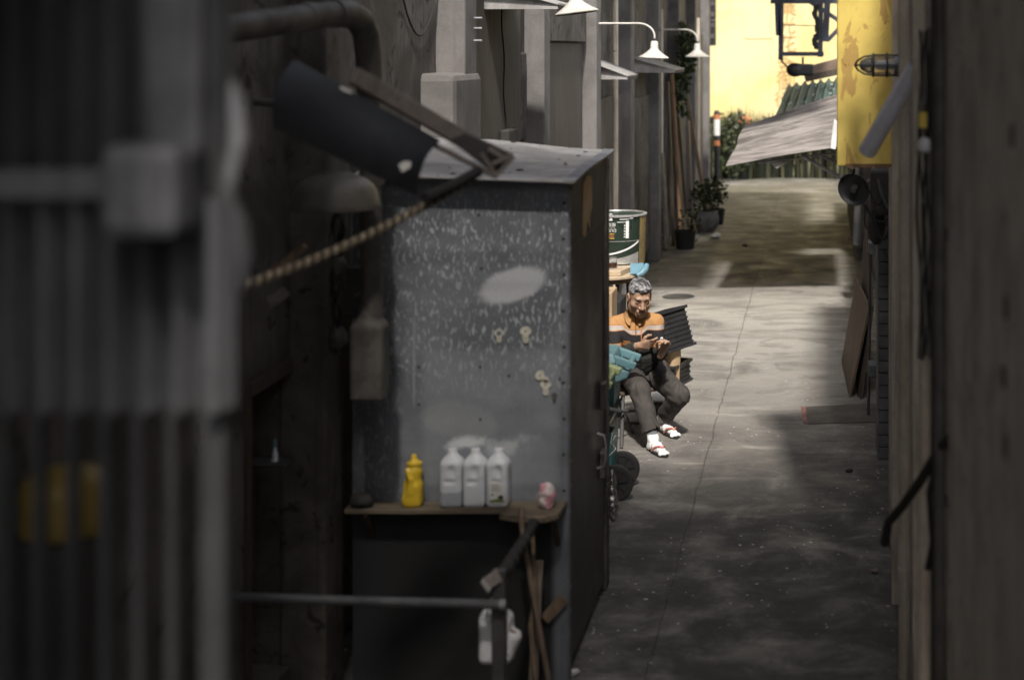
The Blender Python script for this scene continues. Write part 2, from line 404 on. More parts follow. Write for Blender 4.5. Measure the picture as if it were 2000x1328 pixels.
# ------------------------------------------------------------------ mesh helpers
class MB:
    def __init__(self):
        self.v, self.f, self.m = [], [], []
        self.cur = 0
    def mat(self, i):
        self.cur = i
        return self
    def add(self, vs, fs):
        o = len(self.v)
        self.v += [tuple(x) for x in vs]
        self.f += [tuple(i + o for i in f) for f in fs]
        self.m += [self.cur] * len(fs)
        return self
    def box(self, x0, x1, y0, y1, z0, z1):
        return self.hexa([(x0, y0, z0), (x1, y0, z0), (x1, y1, z0), (x0, y1, z0), (x0, y0, z1), (x1, y0, z1), (x1, y1, z1), (x0, y1, z1)])
    def hexa(self, p):
        return self.add(p, [(3, 2, 1, 0), (4, 5, 6, 7), (0, 1, 5, 4), (1, 2, 6, 5), (2, 3, 7, 6), (3, 0, 4, 7)])
    def bar(self, a, b, w, h, up=(0, 0, 1)):
        """box-section bar from a to b"""
        a, b = Vector(a), Vector(b)
        d = (b - a).normalized()
        u = Vector(up)
        if abs(d.dot(u)) > .98:
            u = Vector((0, 1, 0))
        s = d.cross(u).normalized()
        u = s.cross(d).normalized()
        s, u = s * w / 2, u * h / 2
        return self.hexa([a - s - u, a + s - u, b + s - u, b - s - u, a - s + u, a + s + u, b + s + u, b - s + u])
    def tube(self, pts, r, n=10, caps=True):
        pts = [Vector(p) for p in pts]
        rs = r if isinstance(r, (list, tuple)) else [r] * len(pts)
        o = len(self.v)
        prev = None
        for i, p in enumerate(pts):
            if i == 0:
                d = pts[1] - pts[0]
            elif i == len(pts) - 1:
                d = pts[-1] - pts[-2]
            else:
                d = (pts[i + 1] - p).normalized() + (p - pts[i - 1]).normalized()
            d.normalize()
            if prev is None:
                u = Vector((0, 0, 1)) if abs(d.z) < .9 else Vector((0, 1, 0))
            else:
                u = prev
            s = d.cross(u).normalized()
            u = s.cross(d).normalized()
            prev = u
            for k in range(n):
                a = 2 * math.pi * k / n
                self.v.append(tuple(p + s * math.cos(a) * rs[i] + u * math.sin(a) * rs[i]))
        fs = []
        for i in range(len(pts) - 1):
            for k in range(n):
                fs.append((o + i * n + k, o + i * n + (k + 1) % n, o + (i + 1) * n + (k + 1) % n, o + (i + 1) * n + k))
        if caps:
            fs.append(tuple(o + k for k in range(n))[::-1])
            fs.append(tuple(o + (len(pts) - 1) * n + k for k in range(n)))
        self.f += fs
        self.m += [self.cur] * len(fs)
        return self
    def lathe(self, c, prof, n=24, axis=(0, 0, 1), a0=0, a1=2 * math.pi):
        """profile of (radius, height) turned about an axis through c"""
        c, ax = Vector(c), Vector(axis).normalized()
        t = Vector((1, 0, 0)) if abs(ax.x) < .9 else Vector((0, 1, 0))
        s = (t - ax * t.dot(ax)).normalized()
        u = ax.cross(s)
        o = len(self.v)
        full = abs(a1 - a0 - 2 * math.pi) < 1e-6
        nn = n if full else n + 1
        for r, h in prof:
            for k in range(nn):
                a = a0 + (a1 - a0) * k / n
                self.v.append(tuple(c + ax * h + (s * math.cos(a) + u * math.sin(a)) * max(r, 1e-5)))
        fs = []
        for i in range(len(prof) - 1):
            for k in range(n):
                k2 = (k + 1) % nn
                fs.append((o + i * nn + k, o + i * nn + k2, o + (i + 1) * nn + k2, o + (i + 1) * nn + k))
        self.f += fs
        self.m += [self.cur] * len(fs)
        return self
    def prism(self, poly, off):
        """polygon (3-D points) extruded by a vector"""
        n = len(poly)
        off = Vector(off)
        vs = [Vector(p) for p in poly] + [Vector(p) + off for p in poly]
        return self.add(vs, [tuple(range(n))[::-1], tuple(range(n, 2 * n))] + [(i, (i + 1) % n, n + (i + 1) % n, n + i) for i in range(n)])
    def patch(self, fn, nu, nv, thick=None):
        o = len(self.v)
        for j in range(nv + 1):
            for i in range(nu + 1):
                self.v.append(tuple(fn(i / nu, j / nv)))
        w = nu + 1
        fs = [(o + j * w + i, o + j * w + i + 1, o + (j + 1) * w + i + 1, o + (j + 1) * w + i) for j in range(nv) for i in range(nu)]
        self.f += fs
        self.m += [self.cur] * len(fs)
        return self
    def build(self, name, mats, root=None, smooth=False, bevel=0.0, solid=0.0, loc=None):
        me = bpy.data.meshes.new(name)
        off = Vector(loc) if loc is not None else (root.location.copy() if root is not None and root.parent is None else (Vector(root['_w']) if root is not None and '_w' in root else Vector((0, 0, 0))))
        me.from_pydata([tuple(Vector(v) - off) for v in self.v], [], self.f)
        for mt in (mats if isinstance(mats, (list, tuple)) else [mats]):
            me.materials.append(M[mt] if isinstance(mt, str) else mt)
        me.polygons.foreach_set('material_index', self.m)
        bm = bmesh.new()
        bm.from_mesh(me)
        bmesh.ops.recalc_face_normals(bm, faces=bm.faces)
        bm.to_mesh(me)
        bm.free()
        if smooth:
            me.polygons.foreach_set('use_smooth', [True] * len(me.polygons))
        o = bpy.data.objects.new(name, me)
        COL.objects.link(o)
        if root is not None:
            o.parent = root
        elif loc is not None:
            o.location = loc
        o['_w'] = tuple(off)
        if solid:
            md = o.modifiers.new('Solidify', 'SOLIDIFY')
            md.thickness = solid
            md.offset = 0
        if bevel:
            md = o.modifiers.new('Bevel', 'BEVEL')
            md.width = bevel
            md.segments = 2
            md.limit_method = 'ANGLE'
        if smooth:
            md = o.modifiers.new('Edge', 'EDGE_SPLIT')
            md.split_angle = math.radians(50)
        return o

def thing(name, label, cat, loc=(0, 0, 0), group=None):
    o = bpy.data.objects.new(name, None)
    o.empty_display_size = .1
    COL.objects.link(o)
    o.location = loc
    o['label'], o['category'] = label, cat
    if group:
        o['group'] = group
    return o

def tag(o, label, cat, group=None):
    o['label'], o['category'] = label, cat
    if group:
        o['group'] = group
    return o

def struct(o):
    o['kind'] = 'structure'
    return o

def dup(root, loc, label, rotz=None, scale=None, group=None):
    r = root.copy()
    COL.objects.link(r)
    r.location = loc
    if rotz is not None:
        r.rotation_euler = (0, 0, rotz)
    if scale:
        r.scale = (scale,) * 3 if isinstance(scale, (int, float)) else scale
    r['label'] = label
    if group:
        r['group'] = group
    for ch in list(root.children):
        c = ch.copy()
        COL.objects.link(c)
        c.parent = r
        for g in list(ch.children):
            d = g.copy()
            COL.objects.link(d)
            d.parent = c
    return r

# ------------------------------------------------------------------ organic shapes: signed distances turned into one skin
def cap(a, b, r1, r2=None):
    a, b = np.array(a, float), np.array(b, float)
    r2 = r1 if r2 is None else r2
    ba = b - a
    L = max(ba @ ba, 1e-12)
    def f(p):
        pa = p - a
        h = np.clip(pa @ ba / L, 0, 1)
        return np.linalg.norm(pa - h[:, None] * ba, axis=1) - (r1 + h * (r2 - r1))
    return f

def ell(c, r, R=None):
    c, r = np.array(c, float), np.array(r, float)
    def f(p):
        q = p - c
        if R is not None:
            q = q @ R
        k0 = np.linalg.norm(q / r, axis=1)
        k1 = np.linalg.norm(q / (r * r), axis=1)
        return k0 * (k0 - 1) / np.maximum(k1, 1e-9)
    return f

def rbox(c, h, r, R=None):
    c, h = np.array(c, float), np.array(h, float) - r
    def f(p):
        q = p - c
        if R is not None:
            q = q @ R
        q = np.abs(q) - h
        return np.linalg.norm(np.maximum(q, 0), axis=1) + np.minimum(q.max(1), 0) - r
    return f

class Blob:
    def __init__(self):
        self.ops = []
    def add(self, f, k=.02):
        self.ops.append((f, k, 1))
        return self
    def sub(self, f, k=.01):
        self.ops.append((f, k, -1))
        return self
    def cut(self, f, k=.004):
        self.ops.append((f, k, 0))
        return self
    def __call__(self, p):
        d = None
        for f, k, s in self.ops:
            e = f(p)
            if d is None:
                d = e
            elif s == 1:
                h = np.maximum(k - np.abs(d - e), 0) / k
                d = np.minimum(d, e) - h * h * k * .25
            else:
                if s == -1:
                    e = -e
                h = np.maximum(k - np.abs(d - e), 0) / k
                d = np.maximum(d, e) + h * h * k * .25
        return d

def skin_mesh(fn, lo, hi, step):
    lo, hi = np.array(lo, float), np.array(hi, float)
    B = 8
    n = (np.ceil((hi - lo) / step / B).astype(int) + 1) * B + 1
    D = np.ones(n, np.float32)
    nb = (n - 1) // B
    g = np.stack(np.meshgrid(*[np.arange(k) for k in nb], indexing='ij'), -1).reshape(-1, 3)
    dc = fn(lo + (g * B + B / 2) * step)
    rad = B * step * 1.05
    inside = g[dc < -rad]
    for a in inside:
        D[a[0] * B:a[0] * B + B + 1, a[1] * B:a[1] * B + B + 1, a[2] * B:a[2] * B + B + 1] = -1
    act = g[np.abs(dc) <= rad * 1.5]
    loc = np.stack(np.meshgrid(*[np.arange(B + 1)] * 3, indexing='ij'), -1).reshape(-1, 3)
    for s in range(0, len(act), 400):
        ch = act[s:s + 400]
        idx = (ch[:, None, :] * B + loc[None]).reshape(-1, 3)
        D[idx[:, 0], idx[:, 1], idx[:, 2]] = fn(lo + idx * step)
    S = D < 0
    c = np.zeros(n - 1, np.int8)
    for dx in (0, 1):
        for dy in (0, 1):
            for dz in (0, 1):
                c += S[dx:n[0] - 1 + dx, dy:n[1] - 1 + dy, dz:n[2] - 1 + dz]
    cells = np.argwhere((c > 0) & (c < 8))
    ids = np.full(n - 1, -1, np.int32)
    ids[cells[:, 0], cells[:, 1], cells[:, 2]] = np.arange(len(cells))
    acc = np.zeros((len(cells), 3))
    cnt = np.zeros(len(cells))
    for ax in range(3):
        o1, o2 = [a for a in range(3) if a != ax]
        for u in (0, 1):
            for w in (0, 1):
                p0 = cells.copy()
                p0[:, o1] += u
                p0[:, o2] += w
                p1 = p0.copy()
                p1[:, ax] += 1
                d0 = D[p0[:, 0], p0[:, 1], p0[:, 2]]
                d1 = D[p1[:, 0], p1[:, 1], p1[:, 2]]
                x = (d0 < 0) != (d1 < 0)
                t = np.where(x, d0 / np.where(np.abs(d0 - d1) < 1e-12, 1, d0 - d1), 0)
                pt = p0.astype(float)
                pt[:, ax] += t
                acc[x] += pt[x]
                cnt[x] += 1
    V = lo + acc / np.maximum(cnt, 1)[:, None] * step
    quads = []
    for ax in range(3):
        o1, o2 = [(1, 2), (2, 0), (0, 1)][ax]
        sl0 = [slice(None)] * 3
        sl1 = [slice(None)] * 3
        sl0[ax], sl1[ax] = slice(0, -1), slice(1, None)
        e = np.argwhere(S[tuple(sl0)] != S[tuple(sl1)])
        e = e[(e[:, o1] > 0) & (e[:, o2] > 0) & (e[:, o1] < n[o1] - 1) & (e[:, o2] < n[o2] - 1)]
        q = []
        for a, b_ in ((-1, -1), (0, -1), (0, 0), (-1, 0)):
            k = e.copy()
            k[:, o1] += a
            k[:, o2] += b_
            q.append(ids[k[:, 0], k[:, 1], k[:, 2]])
        q = np.stack(q, 1)
        fl = S[e[:, 0], e[:, 1], e[:, 2]]
        q[~fl] = q[~fl][:, ::-1]
        quads.append(q)
    return V, np.concatenate(quads)

def skin_obj(name, fn, lo, hi, step, mat, root=None, colfn=None, loc=None, post=None):
    V, Q = skin_mesh(fn, lo, hi, step)
    W = V.copy()
    if post is not None:
        V = post(V)
    off = np.array(loc if loc is not None else (root['_w'] if root is not None and '_w' in root else (root.location if root is not None else (0, 0, 0))))
    me = bpy.data.meshes.new(name)
    me.from_pydata((V - off).tolist(), [], Q.tolist())
    me.materials.append(M[mat] if isinstance(mat, str) else mat)
    if colfn is not None:
        c = colfn(W)
        a = me.color_attributes.new('Col', 'FLOAT_COLOR', 'POINT')
        c4 = np.concatenate([c, np.ones((len(c), 1))], 1).astype(np.float32)
        a.data.foreach_set('color', c4.ravel())
    me.polygons.foreach_set('use_smooth', [True] * len(me.polygons))
    o = bpy.data.objects.new(name, me)
    COL.objects.link(o)
    if root is not None:
        o.parent = root
    elif loc is not None:
        o.location = loc
    o['_w'] = tuple(float(x) for x in off)
    return o

def wav(p, f, seed=0):
    """cheap smooth noise from sines"""
    r = np.random.default_rng(seed)
    d = np.zeros(len(p))
    for i in range(5):
        k = r.normal(size=3)
        k = k / np.linalg.norm(k) * f * (1 + .45 * i)
        d += np.sin(p @ k + r.uniform(0, 6.28) + 1.3 * np.sin(p @ (k[[1, 2, 0]] * .6))) / (1 + .5 * i)
    return d / 2.5

def text_mesh(name, body, size, mat, root, place, extr=.0):
    """lettering as flat mesh; place maps local (x, y) to the world"""
    cu = bpy.data.curves.new(name, 'FONT')
    cu.body = body
    cu.size = size
    cu.align_x = 'CENTER'
    cu.align_y = 'CENTER'
    cu.resolution_u = 3
    t = bpy.data.objects.new(name + '_src', cu)
    COL.objects.link(t)
    dg = bpy.context.evaluated_depsgraph_get()
    me = bpy.data.meshes.new_from_object(t.evaluated_get(dg))
    bpy.data.objects.remove(t)
    mb = MB()
    mb.add([place(v.co.x, v.co.y) for v in me.vertices], [tuple(p.vertices) for p in me.polygons])
    return mb.build(name, mat, root)

M['board_grey'] = weather('board_grey', (.1, .088, .078), (.07, .062, .055), 4, .8)

M['screen_metal'] = weather('screen_metal', (.115, .115, .122), (.06, .06, .064), 3, .6, metal=.2, streak=(.035, .033, .032), streak_f=.7)
M['screen_dark'] = weather('screen_dark', (.045, .045, .047), (.028, .028, .03), 3, .65, metal=.1, streak=(.02, .02, .02), streak_f=.6)

# ================================================================== the setting
WX, PX, RX = -2.36, -2.2, .42          # left wall plane, pilaster faces, right wall plane

g = MB().patch(lambda u, w: (-60 + 120 * u, -30 + 180 * w, 0), 4, 4)
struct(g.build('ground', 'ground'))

# --- plaster building along the left
lb = thing('plaster_building', 'long grey stained plaster building with repeated pilasters lining the alley', 'building', (WX, 14, 0))
w = MB()
w.box(WX - .3, WX, -6, 6.36, 0, 9.5).box(WX - .3, WX, 6.87, 32.2, 0, 9.5)
w.box(WX - .3, WX, 6.36, 6.87, 1.49, 9.5).box(WX - .3, WX, 6.36, 6.87, 0, .18)
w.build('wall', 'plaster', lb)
d = MB()
d.box(WX - 1.4, WX - 1.38, 6.0, 7.3, 0, 1.7).box(WX - 1.38, WX - .3, 6.0, 6.04, 0, 1.7).box(WX - 1.38, WX - .3, 7.26, 7.3, 0, 1.7)
d.box(WX - 1.38, WX - .3, 6.04, 7.26, 1.66, 1.7)
d.build('store_recess', 'dark', lb)
wf = MB()
wf.box(WX - .02, WX + .012, 6.3, 6.36, .18, 1.49).box(WX - .02, WX + .012, 6.87, 6.92, .18, 1.49).bar((WX - .004, 6.28, 1.52), (WX - .004, 6.95, 1.52), .035, .06)
wf.build('opening_frame', 'wood_dark', lb)
pil = [(3.9, .3), (6.85, .26), (9.46, .32), (12.3, .27), (15.05, .31), (18.0, .3), (21.1, .32), (24.1, .3), (27.3, .3), (30.6, .4)]
for i, (y, dp) in enumerate(pil):
    zb = 0
    mm = 'plaster_lit' if i in (2, 4) else 'plaster' if i != 1 else 'pipe_grey'
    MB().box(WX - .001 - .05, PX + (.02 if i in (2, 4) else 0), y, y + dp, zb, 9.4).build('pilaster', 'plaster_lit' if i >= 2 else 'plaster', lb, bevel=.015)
# rounded concrete block at the foot of the rainwater shaft
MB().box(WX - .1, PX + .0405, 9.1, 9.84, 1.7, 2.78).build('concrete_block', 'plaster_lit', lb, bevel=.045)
for px, py in ((933, 36), (931, 56), (924, 80)):
    q = P(px, py, 9.7)
    MB().tube([(PX + .012, q.y, q.z), (PX + .07, q.y, q.z)], .007, 8).build('pipe_stub', 'galv', lb)
# panels, ledges and old patches between the pilasters
MB().box(WX - .05, WX + .03, 9.85, 12.25, 2.2, 2.9).build('wall_ledge', 'plaster', lb, bevel=.02)
MB().box(WX - .05, WX + .045, 10.35, 11.9, .4, 6).build('wall_panel', 'board', lb)
MB().box(WX - .05, WX + .05, 12.62, 14.98, .3, 2.98).build('wall_panel', 'board', lb)
MB().box(WX - .05, WX + .09, 12.62, 14.98, 2.99, 3.3).build('wall_ledge', 'plaster', lb, bevel=.01)
MB().box(WX - .05, WX + .06, 15.45, 17.95, .2, 2.4).build('wall_panel', 'board', lb)
MB().box(WX - .05, WX + .04, 18.35, 21.05, .2, 2.3).build('wall_panel', 'plaster', lb)
MB().box(WX - .05, WX + .05, 27.8, 30.5, .2, 3.2).build('wall_panel', 'board', lb)
for (py_, x0) in ((15.75, WX + .07), (17.2, WX + .075), (22.5, WX + .04), (28.9, WX + .08)):
    MB().tube([(x0, py_, .2), (x0, py_, 3.5)], .035, 8).build('drain_pipe', 'wood_mid' if py_ == 15.75 else 'beige', lb, smooth=True)
# dark holes and stains where plaster has fallen away
for px, py, Y, ww, hh in ((1245, 300, 19.3, .12, .42), (1247, 350, 19.5, .18, .5), (1250, 395, 19.7, .14, .4)):
    q = P(px, py, Y)
    MB().patch(lambda u, v_: (WX + .043 + .004 * v_, Y - ww * 1.2 + 2.4 * ww * u, q.z - hh / 2 + hh * v_ + .05 * math.sin(9 * u + px)), 6, 1).build('plaster_hole', 'dark', lb)
# unseen slabs added over the lane's near and far ends to block sunlight
ev = MB()
ev.box(WX - .3, -1.56, -2.5, 4.6, 5.2, 5.45).box(-1.56, -.6, -2.5, -.4, 5.2, 5.45).box(-.6, .9, 1.7, 4.6, 5.2, 5.45)
ev.build('shade_slab', 'plaster', lb)
ev = MB()
ev.box(WX - .3, -.75, 14.6, 18.4, 5.2, 5.4).box(WX - .3, -1.65, 18.4, 27.0, 5.2, 5.4).box(-1.15, .4, 18.4, 27.0, 5.2, 5.4).box(-1.65, -1.15, 18.4, 18.95, 5.2, 5.4).box(-1.65, -1.15, 19.8, 27.0, 5.2, 5.4).box(-.75, .4, 16.9, 18.4, 5.2, 5.4)
ev.build('shade_slab', 'plaster', lb)
sl = MB()
y = 4.62
while y < 6.7:                      # unseen slats added to fade the sunlight along the lane
    f = .96 * min(1.0, max(0.0, (6.7 - y) / 1.8)) ** .8
    sl.box(WX - .3, .6, y, y + .17 * f, 5.24, 5.27)
    y += .17
y = -.4
while y < 4.58:  # more added slats, gaps set to let some sun onto the cabinet
    sl.box(-1.56, -.6, y, y + .1 * (.48 if y > 3.5 else .6 if y > 2 else .92 if y > .3 or y < -.25 else .72), 5.24, 5.27)
    y += .1
sl.build('light_filter_slats', 'wood_dark', lb)
MB().box(WX, RX, 1.15, 1.3, 0, 2.3).build('light_block', 'plaster', lb)  # unseen wall added below the view to block low light
MB().box(WX, -.95, .6, 3.4, 3.35, 3.45).build('shade_slab', 'dark', lb)  # added unseen slab that darkens the near screen

# --- loose cables on the left wall
def cable(name, label, pts, r, mat='rubber'):
    mb = MB().tube(pts, r, 6)
    o = mb.build(name, mat, loc=pts[0], smooth=True)
    tag(o, label, 'cable')
    return o
def sag(a, b, drop, n=14):
    a, b = Vector(a), Vector(b)
    return [a.lerp(b, t / n) + Vector((0, 0, -4 * drop * (t / n) * (1 - t / n))) for t in range(n + 1)]
cable('loose_cable', 'black cable sagging in a loop on the stained plaster wall above the roofed cabinet', sag((WX + .015, 8.55, 3.35), (WX + .015, 9.44, 3.3), .32), .006)
pts = [(WX + .06, 11.1, 3.5 - i * .09 + 0) for i in range(15)]
pts = [(x, y + .03 * math.sin(i * 1.1) + .012 * i, z) for i, (x, y, z) in enumerate(pts)]
cable('hanging_wire', 'thin black wire hanging down a wall panel to a small junction box', pts, .006)
q = P(1020, 262, 11.3)
o = MB().box(WX + .05, WX + .12, 11.1, 11.45, 2.18, 2.34).build('junction_box', 'dark', loc=(WX, 11.2, 2.2), bevel=.015)
tag(o, 'small dark junction box on the wall just above the cabinet roof', 'junction box')

# --- yellow building across the end of the lane
yb = thing('yellow_building', 'sunlit yellow rendered building closing the far end of the alley', 'building', (0, 36, 0))
MB().box(-14, 12, 36, 36.4, 0, 14).build('wall', 'yellow_wall', yb)
t = MB()
for x0, x1, z0, z1 in ((-1.78, -1.74, 3.2, 4.2), (-1.74, -1.1, 3.16, 3.2), (-1.36, -1.32, 3.2, 5)):
    t.box(x0, x1, 35.98, 36.01, z0, z1)
t.build('surface_conduit', 'yellow_wall', yb)
for ch, px, py, s in (('業', 1538, 17, .46), ('光', 1537, 52, .44), ('花', 1538, 88, .44), ('金', 1535, 130, .42), ('御', 1535, 163, .46), ('行', 1528, 197, .4)):
    q = P(px, py, 35.95)
    text_mesh('wall_lettering', ch, s, 'char_ink', yb, lambda x, y, q=q: (q.x + x, 35.985, q.z + y))

# --- right-hand buildings
rb = thing('concrete_building', 'rough brownish concrete building edge closest to the camera beside the lane', 'building', (RX, 6, 0))
w = MB()
w.box(RX, RX + .5, -6, 5.0, 0, 4.6).box(RX + .5, RX + .9, 5.0, 5.85, 0, 4.6).box(RX, RX + .5, 5.85, 9.3, 0, 3.3)
w.build('wall', 'conc_right', rb, bevel=.02)
for (px, py) in ((1978, 265), (1966, 600), (1962, 735), (1966, 870)):
    Y = RX * F / (px - VX)
    q = P(px, py, Y)
    MB().lathe((RX + .01, q.y, q.z), [(0, .016), (.026, .015), (.03, .008), (.03, 0)], 10, (-1, 0, 0)).build('fixing_bolt', 'dark', rb, smooth=True)
for (px, wd, m_) in ((1748, .05, 'beige'), (1796, .07, 'beige'), (1822, .03, 'dark')):
    Y = (RX - .02) * F / (px - VX)
    MB().bar((RX - .012, Y, 0), (RX - .012, Y, 3.29 if px < 1815 else 4.5), wd, .03).build('corner_trim', m_, rb, bevel=.004)

mbd = thing('low_brick_building', 'low dark building behind leaning boards with a grey brick pier', 'building', (.8, 15, 0))
MB().box(.72, 1.2, 9.3, 21, 0, 2.9).build('wall', 'conc_right', mbd)
MB().box(.6, 1.4, 5.0, 13.2, 5.2, 5.4).build('shade_slab', 'conc_right', mbd)  # added unseen slab shading the right side of the lane
MB().box(.9, 1.4, 5.0, 13.2, 2.9, 5.2).build('shade_wall', 'conc_right', mbd)  # unseen wall added on top, extra height for the lane's shadow
bp = MB()
zz, k = 0.0, 0
while zz < 2.6:
    j = .006 * random.random()
    bp.box(RX - j, .72, 10.95 - j, 11.32 + j * .5, zz + .004, zz + .083)
    zz += .088
bp.build('brick_pier', 'brick', mbd, bevel=.004)
MB().box(RX + .006, .7195, 10.956, 11.31, 0, 2.6).build('pier_mortar', 'dark', mbd)
MB().box(.62, .7195, 12.0, 12.1, 0, 2.6).box(.62, .7195, 16.8, 16.9, 0, 2.6).box(.64, .7195, 12.1, 16.8, 2.5, 2.6).build('door_frame', 'black_metal', mbd)
gb = thing('green_roofed_shed', 'low shed with a green corrugated tile roof beyond the grey awning', 'shed', (.5, 24, 0))
MB().box(.5, 3, 21.2, 27.5, 0, 2.0).build('wall', 'plaster', gb)
A_, B_, C_, D_ = P(1512, 232, 20.8), P(1700, 205, 20.8), P(1540, 168, 23.6), P(1705, 148, 23.6)
def gr(u, v_):
    p = A_.lerp(B_, u).lerp(C_.lerp(D_, u), v_)
    return p + Vector((0, -.3, .9)) * (.032 * (math.cos(u * 2 * math.pi * 10.5) + .15 * math.cos(u * 4 * math.pi * 10.5))) + Vector((0, 0, -.03 if v_ < .52 else .0))
MB().patch(gr, 168, 23).build('roof', 'green_roof', gb, smooth=True, solid=.012)
db = MB()
for i in range(70):
    u, v_ = random.random() * .95, random.random()
    p = gr(u, v_) + Vector((0, 0, .012))
    s = .008 + .02 * random.random() ** 2
    db.lathe(p, [(0, s * .6), (s, s * .2), (s * .8, -s * .4), (0, -s * .5)], 5)
db.build('roof_litter', 'paper', gb)['kind'] = 'stuff'
a, b = P(1578, 143, 23.8), P(1720, 105, 23.8)
MB().bar(a, b, .08, .2).build('fascia_board', 'brown_fascia', gb)
a, b = P(1572, 155, 23.5), P(1720, 122, 23.5)
MB().bar(a, b, .06, .1).build('gutter', 'wood_dark', gb)

# steel frame hung above the green roof
sf = thing('steel_bracket_frame', 'dark blue steel frame with uprights and a diagonal brace before the yellow wall', 'steel frame', tuple(P(1565, 50, 22)))
def fb(a, b, wd, hd, nm='frame_bar', mt='steel_blue', Ya=22, Yb=22):
    MB().bar(P(*a, Ya), P(*b, Yb), wd, hd, up=(0, 1, 0)).build(nm, mt, sf)
fb((1526, -60), (1525, 118), .07, .07, 'upright')
fb((1604, -60), (1602, 112), .07, .07, 'upright')
fb((1522, 106), (1609, 106), .06, .115, 'crossbar')
fb((1505, 3), (1720, 3), .07, .08, 'crossbar')
fb((1583, 5), (1640, 42), .06, .09, 'brace')
fb((1616, 80), (1660, 35), .06, .09, 'brace')
fb((1516, -40), (1520, 70), .07, .07, 'upright')
fb((1616, 0), (1612, 82), .09, .1, 'upright')
fb((1527, 50), (1600, 51), .012, .012, 'tie_wire')
sp = MB()
for k in range(60):
    t = k / 59
    a = P(1599 - 7 * max(0, math.sin(t * 9)) - 3 * random.random(), 12 + 80 * t, 21.9)
    s = .02 + .025 * random.random()
    sp.lathe(a, [(0, s), (s, .3 * s), (.7 * s, -.7 * s), (0, -s)], 6)
sp.build('cable_coil', 'black_plastic', sf)['kind'] = 'stuff'
o = thing('speaker_horn', 'black rounded horn box hanging under the dark steel frame', 'speaker', tuple(P(1565, 138, 22)))
b_ = Blob().add(ell(P(1552, 137, 22), (.12, .1, .1))).add(rbox(P(1572, 137, 22), (.13, .09, .085), .03), .03)
skin_obj('horn_body', b_, P(1530, 160, 22) - Vector((0, .2, .05)), P(1596, 110, 22) + Vector((0, .2, .1)), .012, 'black_plastic', o)
MB().tube([P(1524, 112, 22), P(1528, 122, 22), P(1545, 138, 21.88)], .012, 6).build('lead', 'rubber', o, smooth=True)
MB().bar(P(1568, 112, 22), P(1568, 130, 22), .03, .03).build('bracket', 'black_metal', o)

# grey sheet awning sloping over the lane
aw = thing('sheet_awning', 'grey weathered corrugated sheet awning sloping out over the alley on thin struts', 'awning', (.6, 19, 1.6))
A2, B2, C2, D2 = P(1418, 326, 17.5), P(1680, 278, 17.5), P(1456, 252, 20), P(1680, 180, 20)
def awf(u, v_):
    p = A2.lerp(B2, u).lerp(C2.lerp(D2, u), v_)
    return p + Vector((0, 0, .018 * math.sin(v_ * 2 * math.pi * 17) + .01 * math.sin(u * 5 + v_ * 11) + (.05 * (v_ > .55)) + .012 * math.sin(40 * v_) * u))
MB().patch(awf, 16, 204).build('sheet', 'awning', aw, smooth=True, solid=.008)
MB().prism([P(1503, 318, 17.6), P(1556, 308, 17.6), P(1517, 330, 17.6)], (0, .01, 0)).build('bent_flap', 'awning', aw)
for a, b, Ya, Yb, r in (((1565, 304), (1668, 362), 17.7, 17.9, .022), ((1480, 318), (1660, 296), 17.7, 17.9, .012), ((1590, 300), (1668, 330), 19, 19.2, .02), ((1440, 300), (1660, 262), 20.5, 20.7, .014)):
    MB().tube([P(*a, Ya), P(*b, Yb)], r, 8).build('strut', 'galv', aw, smooth=True)
A3 = [P(1622, 290, 17.4), P(1632, 292, 17.4), P(1638, 238, 17.4), P(1629, 234, 17.4)]
MB().prism(A3, (0, .06, .0)).build('end_packing', 'white_plastic', aw)

# ================================================================== the grey cabinet
cx0, cx1, cy0, cy1 = -2.145, -1.153, 7.06, 8.42
cb = thing('metal_cabinet', 'tall grey sheet metal cabinet with pale run marks on its front', 'cabinet', (cx1, cy0, 0))
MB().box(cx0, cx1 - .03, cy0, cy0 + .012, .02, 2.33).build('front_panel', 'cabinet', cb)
MB().box(cx0, cx0 + .01, cy0 + .012, cy1, .02, 2.33).box(cx0 + .01, cx1 - .05, cy1 - .01, cy1, .02, 2.33).build('carcass', 'door_black', cb)
ca = MB()
ca.box(cx1 - .03, cx1, cy0 - .004, cy0 + .014, 0, 2.33).box(cx1 - .012, cx1 + .004, cy0 + .0145, cy0 + .06, 0, 2.33)
ca.build('corner_angle', 'cabinet', cb, bevel=.003)
MB().box(cx1 - .04, cx1 - .008, cy0 + .06, cy1 - .12, .06, 2.0).build('side_door', 'door_black', cb, bevel=.004)
MB().box(cx1 - .04, cx1 - .002, cy0 + .06, cy1 - .12, 2.006, 2.33).build('top_panel', 'door_black', cb, bevel=.003)
MB().box(cx1 - .05, cx1 + .004, cy1 - .118, cy1 - .005, 0, 2.33).build('door_jamb', 'frame_brown', cb, bevel=.006)
hb = MB()
for i in range(20):
    z = .1 + i * .115
    for yy in (cy0 + .045, cy1 - .06):
        hb.lathe((cx1 + .004, yy + .01 * math.sin(i), z), [(.008, 0), (.007, .004), (0, .006)], 8, (1, 0, 0))
hb.build('rivet_line', 'frame_brown', cb)
hb = MB()
for i in range(9):
    z = .9 + i * .165
    hb.lathe((cx1 - .018 - .004 * (i % 2), cy0 - .004, z), [(.008, 0), (.007, .003), (0, .005)], 8, (0, -1, 0))
for px, py in ((818, 717), (938, 717), (994, 734), (818, 790), (938, 819), (1093, 740), (940, 525), (935, 420)):
    q = P(px, py, cy0)
    hb.lathe((q.x, cy0, q.z), [(.007, 0), (.006, .003), (0, .004)], 8, (0, -1, 0))
hb.build('screw_heads', 'dark', cb)
